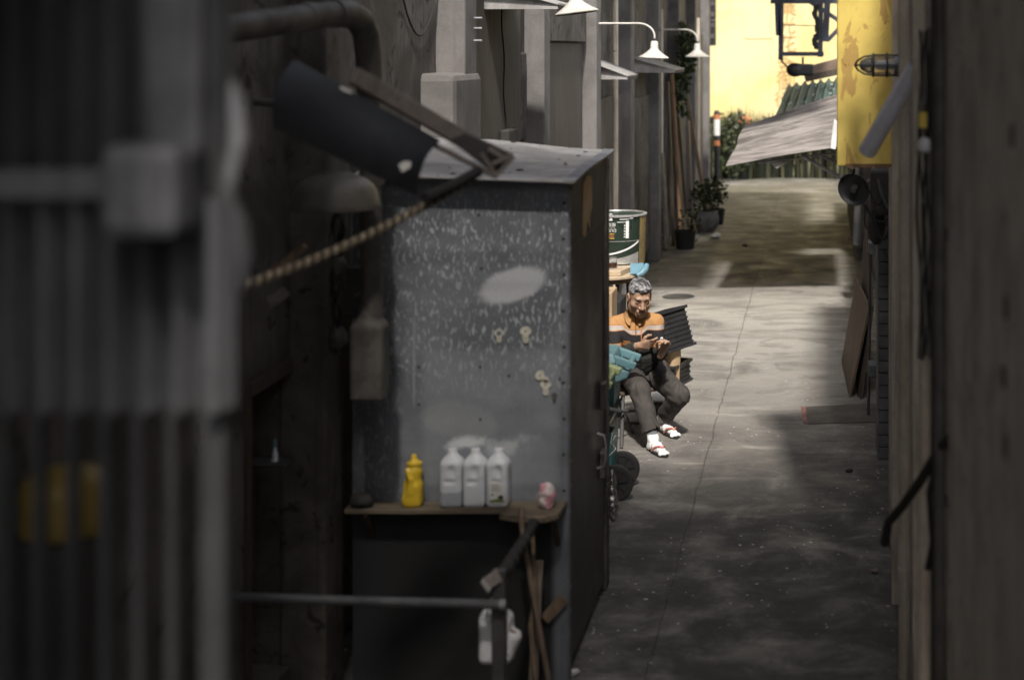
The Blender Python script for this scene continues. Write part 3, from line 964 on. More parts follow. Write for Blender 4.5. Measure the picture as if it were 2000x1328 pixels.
h_ = MB().tube([(cx1, 7.98, .93), (cx1 + .035, 7.98, .92), (cx1 + .045, 7.98, .87), (cx1 + .045, 7.98, .8), (cx1 + .035, 7.98, .76), (cx1, 7.98, .75)], .008, 8)
h_.build('pull_handle', 'galv', cb, smooth=True)
for z in (1.02, .66):
    MB().box(cx1 - .006, cx1 + .022, 8.1, 8.2, z, z + .14).build('hasp', 'frame_brown', cb, bevel=.006)
pl = MB()
pz = [(7.48, 2.02), (7.5, 2.27), (7.62, 2.3), (7.78, 2.28), (7.8, 2.12), (7.74, 2.1), (7.72, 2.02), (7.63, 2.07), (7.58, 2.0)]
pl.prism([(cx1 - .0015, y, z) for y, z in pz], (.003, 0, 0))
pl.build('torn_poster', 'card', cb)
def rf(u, v_):
    p = P(690, 342, 6.94).lerp(P(1122, 357, 6.94), u).lerp(P(800, 266, 8.6).lerp(P(1200, 293, 8.6), u), v_)
    return p + Vector((0, 0, .008 * math.sin(u * 7 + 2 * v_) * math.sin(v_ * 5)))
MB().patch(rf, 14, 10).build('roof_sheet', 'roof_tin', cb, solid=.006)
MB().patch(lambda u, v_: rf(1 - .055 * (1 - u), v_) + Vector((.004, 0, .006)), 1, 10).build('roof_flashing', 'galv', cb, solid=.003)
lt = MB()
for i in range(26):
    p = rf(.35 + .63 * random.random(), random.random()) + Vector((0, 0, .006))
    s = .006 + .014 * random.random() ** 2
    lt.lathe(p, [(0, s * .4), (s, s * .2), (s * .9, 0)], 5)
lt.build('roof_grit', 'dark', cb)['kind'] = 'stuff'
# cream keyhole plates
def keyplate(px, py, s, label, tilt=0, ring=False, mat='key_cream'):
    q = P(px, py, cy0 - .004)
    o = thing('keyhole_plate', label, 'lock plate', tuple(q), group='keyhole plates on the cabinet front')
    pts = []
    for k in range(17):
        a = math.radians(-62 + (360 - 56) * k / 16)
        pts.append((.5 * math.sin(math.radians(180) + a + math.radians(62 - 152 + 152)) * 0, 0))
    pts = [(-.2, 0), (-.24, -.42), (0, -.62), (.24, -.42), (.2, 0)]
    for k in range(13):
        a = math.radians(-25 + 230 * k / 12)
        pts.append((.42 * math.cos(a), .3 + .36 * math.sin(a)))
    ct, st = math.cos(tilt), math.sin(tilt)
    R2 = [((x * ct - y * st) * s, (x * st + y * ct) * s) for x, y in pts]
    MB().prism([(q.x + x, q.y, q.z + y) for x, y in R2], (0, -.005, 0)).build('plate', mat, o)
    hx, hy = (-.3 * st * s, .3 * ct * s)
    MB().lathe((q.x + hx, q.y - .0052, q.z + hy), [(0, .002), ((.22 if ring else .05) * s, .002), ((.24 if ring else .06) * s, 0)], 14, (0, -1, 0)).build('keyhole', 'dark' if not ring else 'cabinet', o)
keyplate(975, 657, .05, 'cream keyhole plate worn to a thin ring, under the big pale smudge', ring=True)
keyplate(1027, 655, .062, 'clean white keyhole plate beside the worn ring plate')
keyplate(1060, 737, .055, 'tilted upper cream plate with a bent cover above the latch', tilt=.9)
keyplate(1066, 758, .058, 'cream plate hanging directly under the tilted plate by the corner')
keyplate(1083, 776, .035, 'small grey lock plate lowest and closest to the cabinet corner', mat='frame_brown')

# foil scrap and shiny tape on the far corner of the cabinet
fo = Blob().add(ell((-1.14, 8.46, .52), (.02, .035, .1))).add(ell((-1.13, 8.44, .4), (.028, .03, .07)), .03)
fo2 = lambda p: fo(p) + .007 * wav(p, 60, 3) + .004 * wav(p, 160, 4)
o = skin_obj('foil_scrap', fo2, (-1.22, 8.36, .25), (-1.05, 8.56, .72), .006, 'foil', loc=(-1.14, 8.45, .5))
tag(o, 'crumpled shiny foil stuck low on the edge of the cabinet near the bin wheel', 'foil')

# ================================================================== shelf and what stands on it
SZ = .852
sh = thing('plank_shelf', 'rough wooden plank shelf with a broken end fixed to the cabinet front', 'shelf', (-1.7, 6.95, SZ))
MB().patch(lambda u, v_: (0, 0, 0), 1, 1)
s1 = MB()
s1.prism([(cx0, 7.055, SZ), (cx0, 6.935, SZ), (-1.86, 6.928, SZ), (-1.6, 6.932, SZ), (-1.33, 6.925, SZ), (-1.3, 7.055, SZ)], (0, 0, -.022))
s1.build('plank', 'wood_shelf', sh, bevel=.003)
s2 = MB()
s2.prism([(-1.298, 7.055, SZ + .001), (-1.43, 6.86, SZ + .001), (-1.34, 6.82, SZ + .001), (-1.22, 6.81, SZ + .001), (-1.165, 6.86, SZ + .001), (-1.158, 7.055, SZ + .001)], (0, 0, -.026))
s2.build('broken_board', 'wood_shelf', sh, bevel=.003)
MB().bar((-1.2, 7.055, .66), (-1.2, 6.9, .825), .02, .03).build('bracket', 'wood_dark', sh)
MB().bar((-2.05, 7.055, .7), (-2.05, 6.95, .828), .02, .03).build('bracket', 'wood_dark', sh)

def jug_blob():
    b = Blob().add(rbox((0, 0, .105), (.05, .05, .105), .022))
    b.add(ell((0, 0, .195), (.043, .043, .045)), .03).add(cap((0, 0, .22), (0, 0, .243), .019), .02)
    b.sub(ell((.008, -.056, .168), (.02, .012, .026)), .012)
    b.add(cap((.03, -.038, .2), (.034, -.042, .15), .008), .012)
    b.sub(ell((-.005, -.056, .12), (.028, .012, .012)), .01)
    return b
jl = ['half-filled white plastic jug closest to the yellow bottle', 'middle white plastic jug without label between two other jugs', 'white plastic jug with a printed paper label']
for i, (px, Y) in enumerate(((884, 6.985), (929, 6.985), (974, 6.985))):
    X = (px - VX) * Y / F
    r = thing('milk_jug', jl[i], 'jug', (X, Y, SZ), 'milk jugs on the plank shelf')
    skin_obj('body', jug_blob(), (-.062, -.062, -.008), (.062, .062, .27), .004, 'jug', None).parent = r
    c = MB().lathe((0, 0, .24), [(.0, .02), (.019, .02), (.021, .016), (.021, 0), (.018, -.002)], 20)
    c.build('cap', 'white_plastic', smooth=True).parent = r
    if i == 0:
        Vb = Blob().add(rbox((0, 0, .045), (.0515, .0515, .046), .022))
        skin_obj('water', Vb, (-.064, -.064, -.008), (.064, .064, .1), .005, 'jug_water', None).parent = r
    if i == 2:
        MB().prism([(-.03, -.0525, .03), (.035, -.0525, .03), (.033, -.0525, .115), (-.032, -.0525, .13)], (0, .002, 0)).build('paper_label', 'paper').parent = r
        lb2 = [x for x in r.children if x.name.startswith('paper_label')][0]
        def lab(nm, pts, mt):
            MB().prism([(x, -.0532, z) for x, z in pts], (0, .0006, 0)).build(nm, mt).parent = lb2
        lab('green_field', [(-.029, .031), (.034, .031), (.034, .045), (.01, .048), (-.029, .04)], 'label_green')
        lab('cow_patch', [(.008, .046), (.03, .046), (.032, .06), (.02, .064), (.008, .058)], 'ink')
        lab('small_mark', [(-.024, .062), (-.012, .062), (-.016, .072)], 'ink')
        for k in range(6):
            lab('print_line', [(-.022, .082 + k * .0055), (.02 - .004 * (k % 3), .082 + k * .0055), (.02 - .004 * (k % 3), .0845 + k * .0055), (-.022, .0845 + k * .0055)], 'grey_ink')

yb_ = Blob().add(cap((0, 0, .03), (.005, 0, .15), .041, .036)).add(rbox((0, 0, .055), (.042, .038, .055), .02), .02)
yb_.add(cap((.008, 0, .16), (.008, 0, .19), .03, .026), .02)
yb_.sub(cap((-.05, -.03, .07), (-.05, -.03, .15), .028, .02), .012).sub(ell((-.03, -.04, .09), (.02, .03, .05)), .012)
yb_.add(cap((-.02, -.028, .17), (-.0, -.036, .13), .008), .012).add(cap((0, -.036, .13), (-.005, -.036, .07), .008), .012).add(cap((-.005, -.036, .07), (-.03, -.03, .035), .010), .012)
X = (806 - VX) * 6.985 / F
r = thing('detergent_bottle', 'yellow plastic detergent bottle with spout cap and moulded grip on the shelf', 'bottle', (X, 6.985, SZ))
skin_obj('body', yb_, (-.07, -.07, -.016), (.07, .07, .23), .0035, 'yellow_plastic', None).parent = r
MB().lathe((.008, 0, .188), [(.028, -.004), (.035, 0), (.035, .01), (.028, .013), (.0, .013)], 20).build('collar', 'yellow_plastic', smooth=True).parent = r
MB().lathe((.006, 0, .2), [(.013, -.002), (.012, .03), (.010, .033), (0, .033)], 14).build('spout', 'yellow_plastic', smooth=True).parent = r

q = P(1067, 972, 6.94)
pk = ell((q.x, q.y, SZ + .058), (.042, .035, .06))
o = skin_obj('crumpled_bag', lambda p: pk(p) + .007 * wav(p, 75, 9) + .003 * wav(p, 170, 10), (q.x - .07, q.y - .07, SZ - .01), (q.x + .07, q.y + .07, SZ + .15), .004,
             attr_mat('pink_bag', .4, .5, (60, .3)), loc=(q.x, q.y, SZ),
             colfn=lambda p: np.where((wav(p, 40, 5) + .5 * wav(p, 90, 6) > .1)[:, None], np.array([[.62, .3, .34]]), np.array([[.72, .62, .6]])))
tag(o, 'crumpled pink and white plastic bag at the broken end of the shelf', 'plastic bag')
q = P(706, 966, 6.95)
pk2 = ell((q.x, q.y, SZ + .03), (.05, .04, .035))
o = skin_obj('dark_rag', lambda p: pk2(p) + .012 * wav(p, 45, 19), (q.x - .09, q.y - .08, SZ - .02), (q.x + .09, q.y + .08, SZ + .1), .006, 'dark', loc=(q.x, q.y, SZ))
tag(o, 'dark crumpled rag lying at the wall end of the plank shelf', 'rag')

# ================================================================== rail, sticks and hanging jug in front of the cabinet
rl = thing('pipe_railing', 'grey pipe railing with one square post before the cabinet', 'railing', tuple(P(975, 95 + CH * F / 6.2, 6.2)))
a = P(975, 1112, 6.2)
MB().box(a.x - .026, a.x + .026, 6.175, 6.227, 0, a.z).build('post', 'black_metal', rl, bevel=.004)
b = P(986, 1180, 6.14)
MB().tube([P(420, 1164, 6.14), P(700, 1173, 6.14), b], .019, 14).build('rail', 'galv_dark', rl, smooth=True)
MB().lathe((b.x, 6.14, b.z), [(0, .006), (.022, .004), (.022, -.02)], 14, (1, 0, 0)).build('end_cap', 'galv', rl, smooth=True)
wp = thing('wrapped_pole', 'black tape-wrapped pole with a torn metal end lashed to the rail post', 'pole', tuple(P(1000, 1080, 6.4)))
pp = [P(1043, 1020, 6.7), P(1030, 1046, 6.62), P(1008, 1078, 6.45), P(985, 1115, 6.28), P(972, 1128, 6.2)]
MB().tube(pp, [.026, .021, .024, .028, .03], 12).build('shaft', 'rubber', wp, smooth=True)
for t in range(5):
    c = pp[1].lerp(pp[3], .15 + t * .18)
    MB().lathe(c, [(.025, -.008), (.03, 0), (.025, .008)], 12, (pp[3] - pp[1])).build('tape_band', 'dark', wp, smooth=True)
MB().prism([P(972, 1108, 6.2), P(945, 1128, 6.16), P(958, 1148, 6.16), P(985, 1132, 6.2)], (0, -.03, .005)).build('torn_end', 'beam', wp, bevel=.004)
MB().prism([P(945, 1126, 6.15), P(942, 1130, 6.15), P(957, 1150, 6.15), P(961, 1147, 6.15)], (0, -.04, .0)).build('bright_edge', 'tin_silver', wp)
def sticks(name, label, pts, r, mat='stick', flat=None):
    if flat:
        mb = MB()
        for i in range(len(pts) - 1):
            mb.bar(pts[i], pts[i + 1], flat[0], flat[1], up=(0, 1, 0))
    else:
        mb = MB().tube(pts, r, 10)
    o = mb.build(name, mat, loc=pts[-1], smooth=not flat)
    return tag(o, label, 'stick', 'sticks leaning on the cabinet')
sticks('curved_stick', 'curved brown stick leaning highest, with its tip at the shelf edge', [P(1017, 992, 6.72), P(1019, 1025, 6.7), P(1027, 1075, 6.68), P(1040, 1150, 6.65), P(1056, 1240, 6.62), P(1072, 1330, 6.6), P(1084, 95 + 2.93 * F / 6.58, 6.58)], [.013, .013, .013, .0125, .012, .012, .012])
sticks('forked_stick', 'thin forked branch crossing behind the curved stick', [P(1040, 1022, 6.9), P(1042, 1090, 6.86), P(1046, 1150, 6.8), P(1036, 1225, 6.74), P(1042, 1290, 6.72), P(1054, 95 + 2.93 * F / 6.7, 6.7)], [.009, .01, .011, .012, .012, .012], 'stick')
o = thing('flat_lath', 'flat pale brown lath with a painted glint propped between the sticks', 'lath', (-1.27, 6.85, 0), 'sticks leaning on the cabinet')
MB().bar(P(1052, 1094, 6.9), P(1040, 95 + 2.93 * F / 6.8, 6.8), .04, .012, up=(0, 1, 0)).build('lath', 'lath', o)
MB().bar(P(1050, 1133, 6.885), P(1050, 1140, 6.884), .022, .002, up=(0, 1, 0)).build('painted_glint', 'white_ink', o)  # white patch painted as a glint on the lath
o = MB().bar(P(1101, 1168, 7.03), P(1064, 1208, 7.03), .05, .02, up=(0, 1, 0)).build('wood_offcut', 'wood_mid', loc=P(1083, 1188, 7.03))
tag(o, 'short wood offcut fixed aslant at the lower cabinet corner', 'wood offcut')
# white jug cut open, hung on the post
j0 = P(975, 1290, 6.34)
hj = thing('cut_open_jug', 'white plastic jug with a rusty cut mouth hanging behind the rail post', 'jug', tuple(j0))
jb = Blob().add(rbox(j0 + Vector((-.012, 0, .1)), (.066, .06, .1), .03)).add(cap(j0 + Vector((-.02, 0, .19)), j0 + Vector((-.01, 0, .26)), .05, .022), .03)
jb.add(cap(j0 + Vector((.025, -.01, .05)), j0 + Vector((.062, -.02, .11)), .04, .034), .03)
jb.sub(cap(j0 + Vector((.05, -.02, .12)), j0 + Vector((.075, -.02, .16)), .024), .008)
jb.sub(ell(j0 + Vector((-.035, -.05, .21)), (.012, .05, .03)), .01)
skin_obj('body', jb, j0 + Vector((-.13, -.1, -.04)), j0 + Vector((.15, .1, .32)), .005, 'white_plastic', hj)
MB().lathe(j0 + Vector((.056, -.022, .118)), [(0, 0), (.021, .002), (.022, .006)], 14, (.4, -.1, .9)).build('rusty_mouth', 'orange_wood', hj)
MB().tube([j0 + Vector((-.005, 0, .25)), j0 + Vector((-.02, 0, .31)), j0 + Vector((-.012, -.05, .36)), j0 + Vector((.0, -.12, .36))], .008, 8).build('string', 'white_plastic', hj, smooth=True)

# ================================================================== near left: pipes, lamp, tarp and rope
dp = thing('rain_pipe', 'grey rainwater pipe bent at an elbow and running down beside the cabinet', 'pipe', tuple(P(728, 620, 6.62)))
MB().tube([P(380, 66, 5.3), P(560, 40, 5.85), P(655, 27, 6.2)], .053, 18).build('upper_run', 'pipe_grey', dp, smooth=True)
MB().lathe(P(600, 34, 6.0), [(.053, -.03), (.058, -.03), (.058, .03), (.053, .03)], 18, P(655, 27, 6.2) - P(560, 40, 5.85)).build('joint_band', 'pipe_grey', dp, smooth=True)
MB().tube([P(650, 27, 6.18), P(682, 28, 6.3), P(703, 40, 6.4), P(715, 66, 6.48), P(720, 110, 6.52), P(722, 180, 6.55)], [.058, .058, .057, .056, .055, .054], 18).build('elbow', 'pipe_grey', dp, smooth=True)
MB().tube([P(721, 170, 6.56), P(727, 625, 6.62)], .046, 18).build('downpipe', 'pipe_grey', dp, smooth=True)
sb = Blob().add(rbox(P(722, 705, 6.62), (.072, .06, .165), .02)).add(cap(P(722, 640, 6.62), P(722, 600, 6.62), .06, .045), .04)
skin_obj('shoe_box', sb, P(660, 800, 6.62) - Vector((0, .15, 0)), P(790, 560, 6.62) + Vector((0, .15, 0)), .006, 'pipe_grey', dp)
MB().lathe(P(726, 352, 6.6), [(.046, -.02), (.056, -.02), (.056, .02), (.046, .02)], 18).build('joint_band', 'pipe_grey', dp, smooth=True)

c = P(655, 408, 6.35)
bl = thing('bell_lamp', 'large dull grey enamel bell lamp under the dark tarp', 'lamp', tuple(c))
MB().lathe(c, [(.18, 0), (.183, .012), (.176, .03), (.165, .075), (.15, .1), (.12, .125), (.08, .14), (.058, .15), (.053, .165), (.053, .22), (.048, .225), (.048, .26), (.02, .27)], 36).build('shade', 'enamel_dirty', bl, smooth=True)
MB().lathe(c, [(.176, .004), (.165, .05), (.12, .1), (0, .12)], 30).build('shade_inside', 'dark', bl, smooth=True)
MB().tube([c + Vector((0, 0, .26)), c + Vector((-.01, 0, .36)), c + Vector((-.08, .02, .42)), (WX + .01, c.y + .05, c.z + .44)], .016, 10).build('arm', 'pipe_grey', bl, smooth=True)

cbn = thing('cable_bundle', 'knotted bundle of dusty cables hanging on the wall below the bell lamp', 'cables', tuple(P(663, 560, 6.78)))
for k in range(5):
    pts = []
    for i in range(26):
        t = i / 25
        pts.append(P(662 + 7 * math.sin(9 * t + k * 1.7) + 5 * math.sin(23 * t + k) - 10 * t, 405 + 285 * t, 6.78 + .02 * math.cos(11 * t + 2 * k)))
    MB().tube(pts, .006 + .002 * (k % 3), 6).build('cable', ('rubber', 'pipe_grey', 'dark', 'pipe_grey', 'rubber')[k], cbn, smooth=True)
for py in (520, 660):
    q = P(662, py, 6.77)
    kb = ell(q, (.035, .035, .045))
    skin_obj('knot', lambda p, kb=kb: kb(p) + .009 * wav(p, 60, int(py)), q - Vector((.08, .08, .08)), q + Vector((.08, .08, .08)), .006, 'pipe_grey', cbn)
jx = thing('switch_box', 'small grey switch box and thin conduit between cable bundle and rain pipe', 'switch box', tuple(P(697, 560, 6.8)))
MB().box(P(682, 0, 6.8).x, P(712, 0, 6.8).x, 6.76, 6.83, P(0, 620, 6.8).z, P(0, 520, 6.8).z).build('box', 'dark', jx, bevel=.008)
MB().tube([P(684, 515, 6.78), P(683, 380, 6.78)], .008, 8).build('conduit', 'pipe_grey', jx, smooth=True)
MB().bar(P(694, 578, 6.75), P(706, 570, 6.75), .012, .008).build('toggle', 'beam', jx)

tp = thing('dark_tarp_sheet', 'slanting dark sheet with two pale patches hanging under the weathered beam', 'sheet', tuple(P(700, 250, 5.3)))
ta, tb, tc_, td = P(575, 118, 5.0), P(860, 276, 5.45), P(534, 250, 4.9), P(814, 382, 5.35)
def tf(u, v_):
    p = ta.lerp(tb, u).lerp(tc_.lerp(td, u), v_)
    return p + Vector((0, -.06, .02)) * (math.sin(v_ * math.pi) * 1.2 + .15 * math.sin(u * 9))
MB().patch(tf, 24, 16).build('sheet', 'tarp', tp, smooth=True, solid=.006)
MB().prism([P(664, 168, 4.93), P(686, 178, 4.93), P(688, 184, 4.93), P(666, 176, 4.93)], (0, .003, 0)).build('pale_patch', 'paper', tp)
MB().prism([P(778, 322, 5.17), P(790, 315, 5.17), P(803, 316, 5.17), P(801, 328, 5.17), P(785, 337, 5.17)], (0, .003, 0)).build('pale_patch', 'paper', tp)

bm_ = thing('weathered_beam', 'weathered awning beam with a splintered end pointing over the cabinet roof', 'beam', tuple(P(860, 250, 5.4)))
MB().bar(P(690, 148, 5.2), P(948, 298, 5.6), .035, .06, up=(0, 0, 1)).build('top_plate', 'beam', bm_, bevel=.004)
MB().bar(P(845, 282, 5.42), P(968, 345, 5.55), .03, .016, up=(0, 0, 1)).build('lower_lip', 'beam', bm_)
MB().hexa([P(860, 262, 5.45), P(968, 340, 5.54), P(972, 345, 5.58), P(866, 266, 5.5), P(862, 240, 5.47), P(1000, 304, 5.6), P(1004, 302, 5.64), P(868, 236, 5.52)]).build('channel', 'dark', bm_)
for a_, b2 in (((955, 290), (990, 312)), ((962, 320), (1002, 302)), ((968, 345), (1004, 306)), ((940, 300), (968, 340))):
    MB().bar(P(*a_, 5.52), P(*b2, 5.54), .014, .014).build('splinter', 'beam', bm_)
rp = thing('twisted_rope', 'twisted two-tone rope running slanting up to the end of the weathered beam', 'rope', tuple(P(700, 450, 4.9)))
a, b = P(470, 560, 4.7), P(935, 338, 5.45)
for k in range(2):
    pts = []
    dirn = (b - a).normalized()
    s = dirn.cross(Vector((0, 1, 0))).normalized()
    u = s.cross(dirn)
    nn = 260
    for i in range(nn + 1):
        t = i / nn
        an = t * 2 * math.pi * 27 + k * math.pi
        pts.append(a.lerp(b, t) + (s * math.cos(an) + u * math.sin(an)) * .0075 + Vector((0, 0, -.03 * 4 * t * (1 - t))))
    MB().tube(pts, .0088, 7).build('strand', ('rope_light', 'rope_dark')[k], rp, smooth=True)
MB().tube([P(830, 388, 5.2), P(880, 364, 5.32), P(935, 334, 5.44)], .02, 8).build('rope_binding', 'rubber', rp, smooth=True)
o = MB().prism([P(512, 534, 6.0), P(590, 478, 6.0), P(597, 484, 6.0), P(530, 548, 6.0)], (0, .03, 0)).build('broken_slat', 'wood_mid', loc=P(555, 510, 6))
tag(o, 'broken wooden slat sticking up behind the twisted rope', 'slat')
o = MB().prism([P(520, 582, 6.2), P(552, 560, 6.2), P(566, 575, 6.2), P(530, 604, 6.2)], (0, .01, 0)).build('cardboard_scrap', 'beam', loc=P(540, 585, 6.2))
tag(o, 'small torn scrap hanging on the wall beneath the rope', 'scrap')
q = P(537, 900, 6.55)
bt = thing('spray_bottle', 'tiny pale spray bottle standing inside the dark wall opening', 'bottle', (q.x, q.y, q.z))
MB().lathe(q, [(0, 0), (.013, 0), (.013, .03), (.009, .04), (.006, .048), (.006, .06)], 12).build('body', 'pvc', bt, smooth=True)
MB().lathe(q + Vector((0, 0, .058)), [(.008, 0), (.006, .03), (0, .04)], 10).build('nozzle', 'teal_light', bt, smooth=True)
MB().box(q.x - .3, q.x + .06, q.y - .06, q.y + .06, q.z - .012, q.z).build('ledge', 'dark', bt)

# ================================================================== blurred corrugated screen right by the camera
YS = 2.25
cs = thing('corrugated_screen', 'blurred corrugated grey metal screen nearest the camera', 'screen', tuple(P(200, 800, YS)))
def corr(x0, x1, y0, y1, Yd, amp, pitch=65.0, nper=10):
    n = int((x1 - x0) / pitch * nper)
    def f(u, v_):
        px = x0 + (x1 - x0) * u
        q = P(px, y0 + (y1 - y0) * v_, Yd)
        return q + Vector((0, amp * math.cos(2 * math.pi * px / pitch), 0))
    return MB().patch(f, n, 2)
corr(-260, 446, -120, 372, YS + .03, .022).build('upper_sheet', 'screen_dark', cs, smooth=True, solid=.002)
corr(-260, 448, 384, 800, YS, .028).build('middle_sheet', 'screen_metal', cs, smooth=True, solid=.002)
a, b = P(-260, 360, YS - .035), P(262, 360, YS - .035)
MB().bar(a, b, .03, .042).build('cross_rail', 'screen_metal', cs, bevel=.004)
MB().bar(P(345, -80, YS - .0), P(345, 300, YS - .0), .085, .04, up=(0, 1, 0)).build('upright', 'screen_metal', cs, bevel=.006)
MB().box(P(262, 0, YS).x, P(412, 0, YS).x, YS - .12, YS - .02, P(0, 462, YS - .07).z, P(0, 280, YS - .07).z).build('clamp_block', 'screen_metal', cs, bevel=.02)
for i in range(11):
    px = -245 + 65 * i
    q0, q1 = P(px, 770, YS + .03), P(px, 1480, YS + .03)
    MB().bar(q0, q1, .014, .03, up=(0, 1, 0)).build('picket', 'screen_dark', cs, bevel=.003)
MB().bar(P(425, 700, YS + .03), P(425, 1480, YS + .03), .034, .04).build('picket', 'screen_dark', cs, bevel=.004)
hs = thing('limp_hose', 'pale limp hose hanging in a loop from the corrugated screen', 'hose', tuple(P(455, 350, 2.3)))
MB().tube([P(440, 150, 2.3), P(458, 200, 2.3), P(466, 270, 2.29), P(452, 330, 2.27), P(440, 380, 2.27), P(458, 430, 2.28), P(470, 500, 2.3), P(466, 560, 2.31)], [.012, .015, .016, .014, .014, .017, .018, .014], 12).build('hose', 'screen_metal', hs, smooth=True)
yj = thing('yellow_drum', 'blurred yellow plastic drum behind the pickets of the corrugated screen', 'drum', tuple(P(130, 1040, 3.2)))
q = P(130, 1035, 3.2)
MB().lathe(q, [(0, 0), (.085, 0), (.09, .02), (.085, .05), (.09, .08), (.082, .11), (.06, .125), (0, .13)], 24).build('body', 'yellow_dull', yj, smooth=True)
MB().lathe(q + Vector((0, 0, -1.15)), [(.1, 0), (.1, 1.14), (0, 1.145)], 20).build('stand', 'dark', yj, smooth=True)

# ================================================================== right edge: sign, lamp, pipes
sg = thing('yellow_signboard', 'tall rust-stained yellow signboard projecting from the wall', 'sign', tuple(P(1695, 325, 8.6)))
a, b = P(1635, 325, 8.6), P(1757, 325, 8.6)
MB().box(a.x, b.x, 8.6, 8.72, a.z, 4.6).build('board', 'yellow_sign', sg, bevel=.008)
MB().box(a.x + .05, b.x, 8.585, 8.6005, a.z - .006, a.z + .014).build('bottom_rim', 'orange_wood', sg)
MB().tube([(b.x - .01, 8.66, a.z + .4), (RX + .05, 8.66, a.z + .4)], .02, 8).build('arm', 'black_metal', sg, smooth=True)
MB().tube([P(1668, 325, 8.64), P(1668, 336, 8.64), P(1664, 345, 8.64)], .006, 6).build('wire_tail', 'rubber', sg, smooth=True)

q = P(1755, 128, 7.9)
bk = thing('bulkhead_lamp', 'caged glass bulkhead lamp pointing sideways before the yellow sign', 'lamp', tuple(q))
MB().lathe(q, [(.0, -.1), (.075, -.1), (.07, -.02), (.06, 0), (.055, .02)], 20, (-1, 0, 0)).build('base', 'galv', bk, smooth=True)
MB().lathe(q, [(.045, .01), (.046, .12), (.04, .165), (.022, .195), (0, .205)], 20, (-1, 0, 0)).build('glass', 'glass', bk, smooth=True)
MB().lathe(q, [(.012, .02), (.02, .06), (.018, .11), (0, .13)], 12, (-1, 0, 0)).build('bulb', 'white_plastic', bk, smooth=True)
gd = MB()
for k in range(6):
    an = k * math.pi / 3
    u = Vector((0, math.cos(an), math.sin(an)))
    gd.tube([q + Vector((-x, 0, 0)) + u * r_ for x, r_ in ((0, .06), (.12, .06), (.175, .052), (.21, .028), (.225, 0))], .0055, 6)
for x, r_ in ((.06, .06), (.13, .059)):
    gd.tube([q + Vector((-x, r_ * math.cos(t * math.pi / 10), r_ * math.sin(t * math.pi / 10))) for t in range(21)], .0055, 6)
gd.build('wire_guard', 'black_metal', bk, smooth=True)
MB().tube([q + Vector((.1, 0, 0)), (RX + .1, q.y, q.z)], .03, 10).build('neck', 'galv', bk, smooth=True)
o = MB().lathe(P(1693, 298, 6.8), [(.0, 0), (.038, 0), (.04, .01), (.04, .36), (.036, .5)], 18, P(1772, 160, 6.6) - P(1693, 298, 6.8)).build('plastic_tube', 'pvc', loc=P(1693, 298, 6.8), smooth=True)
tag(o, 'pale grey plastic tube sticking out aslant across the yellow sign', 'pipe')
def vpipe(label, px, Y, r, z0, z1, mat='beige', extra=None):
    X = (px - VX) * Y / F
    o = thing('wall_pipe', label, 'pipe', (X, Y, z0))
    MB().tube([(X, Y, z0), (X, Y, (z0 + z1) / 2), (X, Y, z1)], r, 16).build('pipe', mat, o, smooth=True)
    for z in (.5, 1.4, 2.3):
        if z0 < z < z1:
            MB().lathe((X, Y, z), [(r, -.02), (r + .006, -.02), (r + .006, .02), (r, .02)], 16).build('clip', mat, o, smooth=True)
    return o
vpipe('thick beige pipe running the full height of the right wall next to the yellow sign', 1770, 7.15, .036, 0, 4.4)
vpipe('thinner stained beige pipe beside the dark gap of the right wall', 1808, 5.8, .026, 0, 2.35)
vpipe('dark pipe standing inside the gap of the right wall', 1836, 5.2, .02, 0, 4.4, 'pipe_grey')
X = (1757 - VX) * 8.3 / F
o = thing('flared_pipe', 'short beige pipe ending in a flared socket beneath the yellow sign', 'pipe', (X, 8.3, 1.7))
MB().tube([P(1760, 300, 8.3), P(1759, 490, 8.3)], .012, 10).build('pipe', 'beige', o, smooth=True)
MB().lathe(P(1757, 522, 8.3), [(.0, 0), (.032, 0), (.03, .03), (.018, .1), (.012, .12)], 14).build('socket', 'beige', o, smooth=True)
hz = thing('black_hose', 'thick black hose slung across the lower right wall', 'hose', tuple(P(1800, 930, 5.3)))
MB().tube([P(1905, 845, 5.05), P(1862, 850, 5.1), P(1838, 872, 5.2), P(1800, 935, 5.4), P(1765, 985, 5.6), P(1735, 1020, 5.8), P(1728, 1060, 5.9)], .017, 12).build('hose', 'rubber', hz, smooth=True)
MB().tube([P(1838, 872, 5.22), P(1815, 960, 5.3), P(1822, 1060, 5.35), P(1812, 1110, 5.4)], .012, 8).build('branch_hose', 'rubber', hz, smooth=True)
wb = thing('wire_tangle', 'tangle of black wires with a yellow tag in the dark wall gap', 'wires', tuple(P(1806, 300, 5.6)))
for k in range(6):
    pts = [P(1805 + 7 * math.sin(.8 * t + k * 2) + 4 * k - 8, 60 + 58 * t + 6 * math.sin(t * 1.3 + k), 5.6 + .05 * math.sin(t + k)) for t in range(12)]
    MB().tube(pts, .005, 6).build('wire', ('rubber', 'dark', 'pipe_grey')[k % 3], wb, smooth=True)
MB().box(*sorted((P(1795, 0, 5.5).x, P(1810, 0, 5.5).x)), 5.5, 5.52, P(0, 250, 5.5).z, P(0, 220, 5.5).z).build('yellow_tag', 'yellow_plastic', wb)
MB().lathe(P(1806, 284, 5.5), [(0, -.03), (.022, -.02), (.026, 0), (.02, .02), (0, .03)], 12).build('insulator', 'white_plastic', wb, smooth=True)

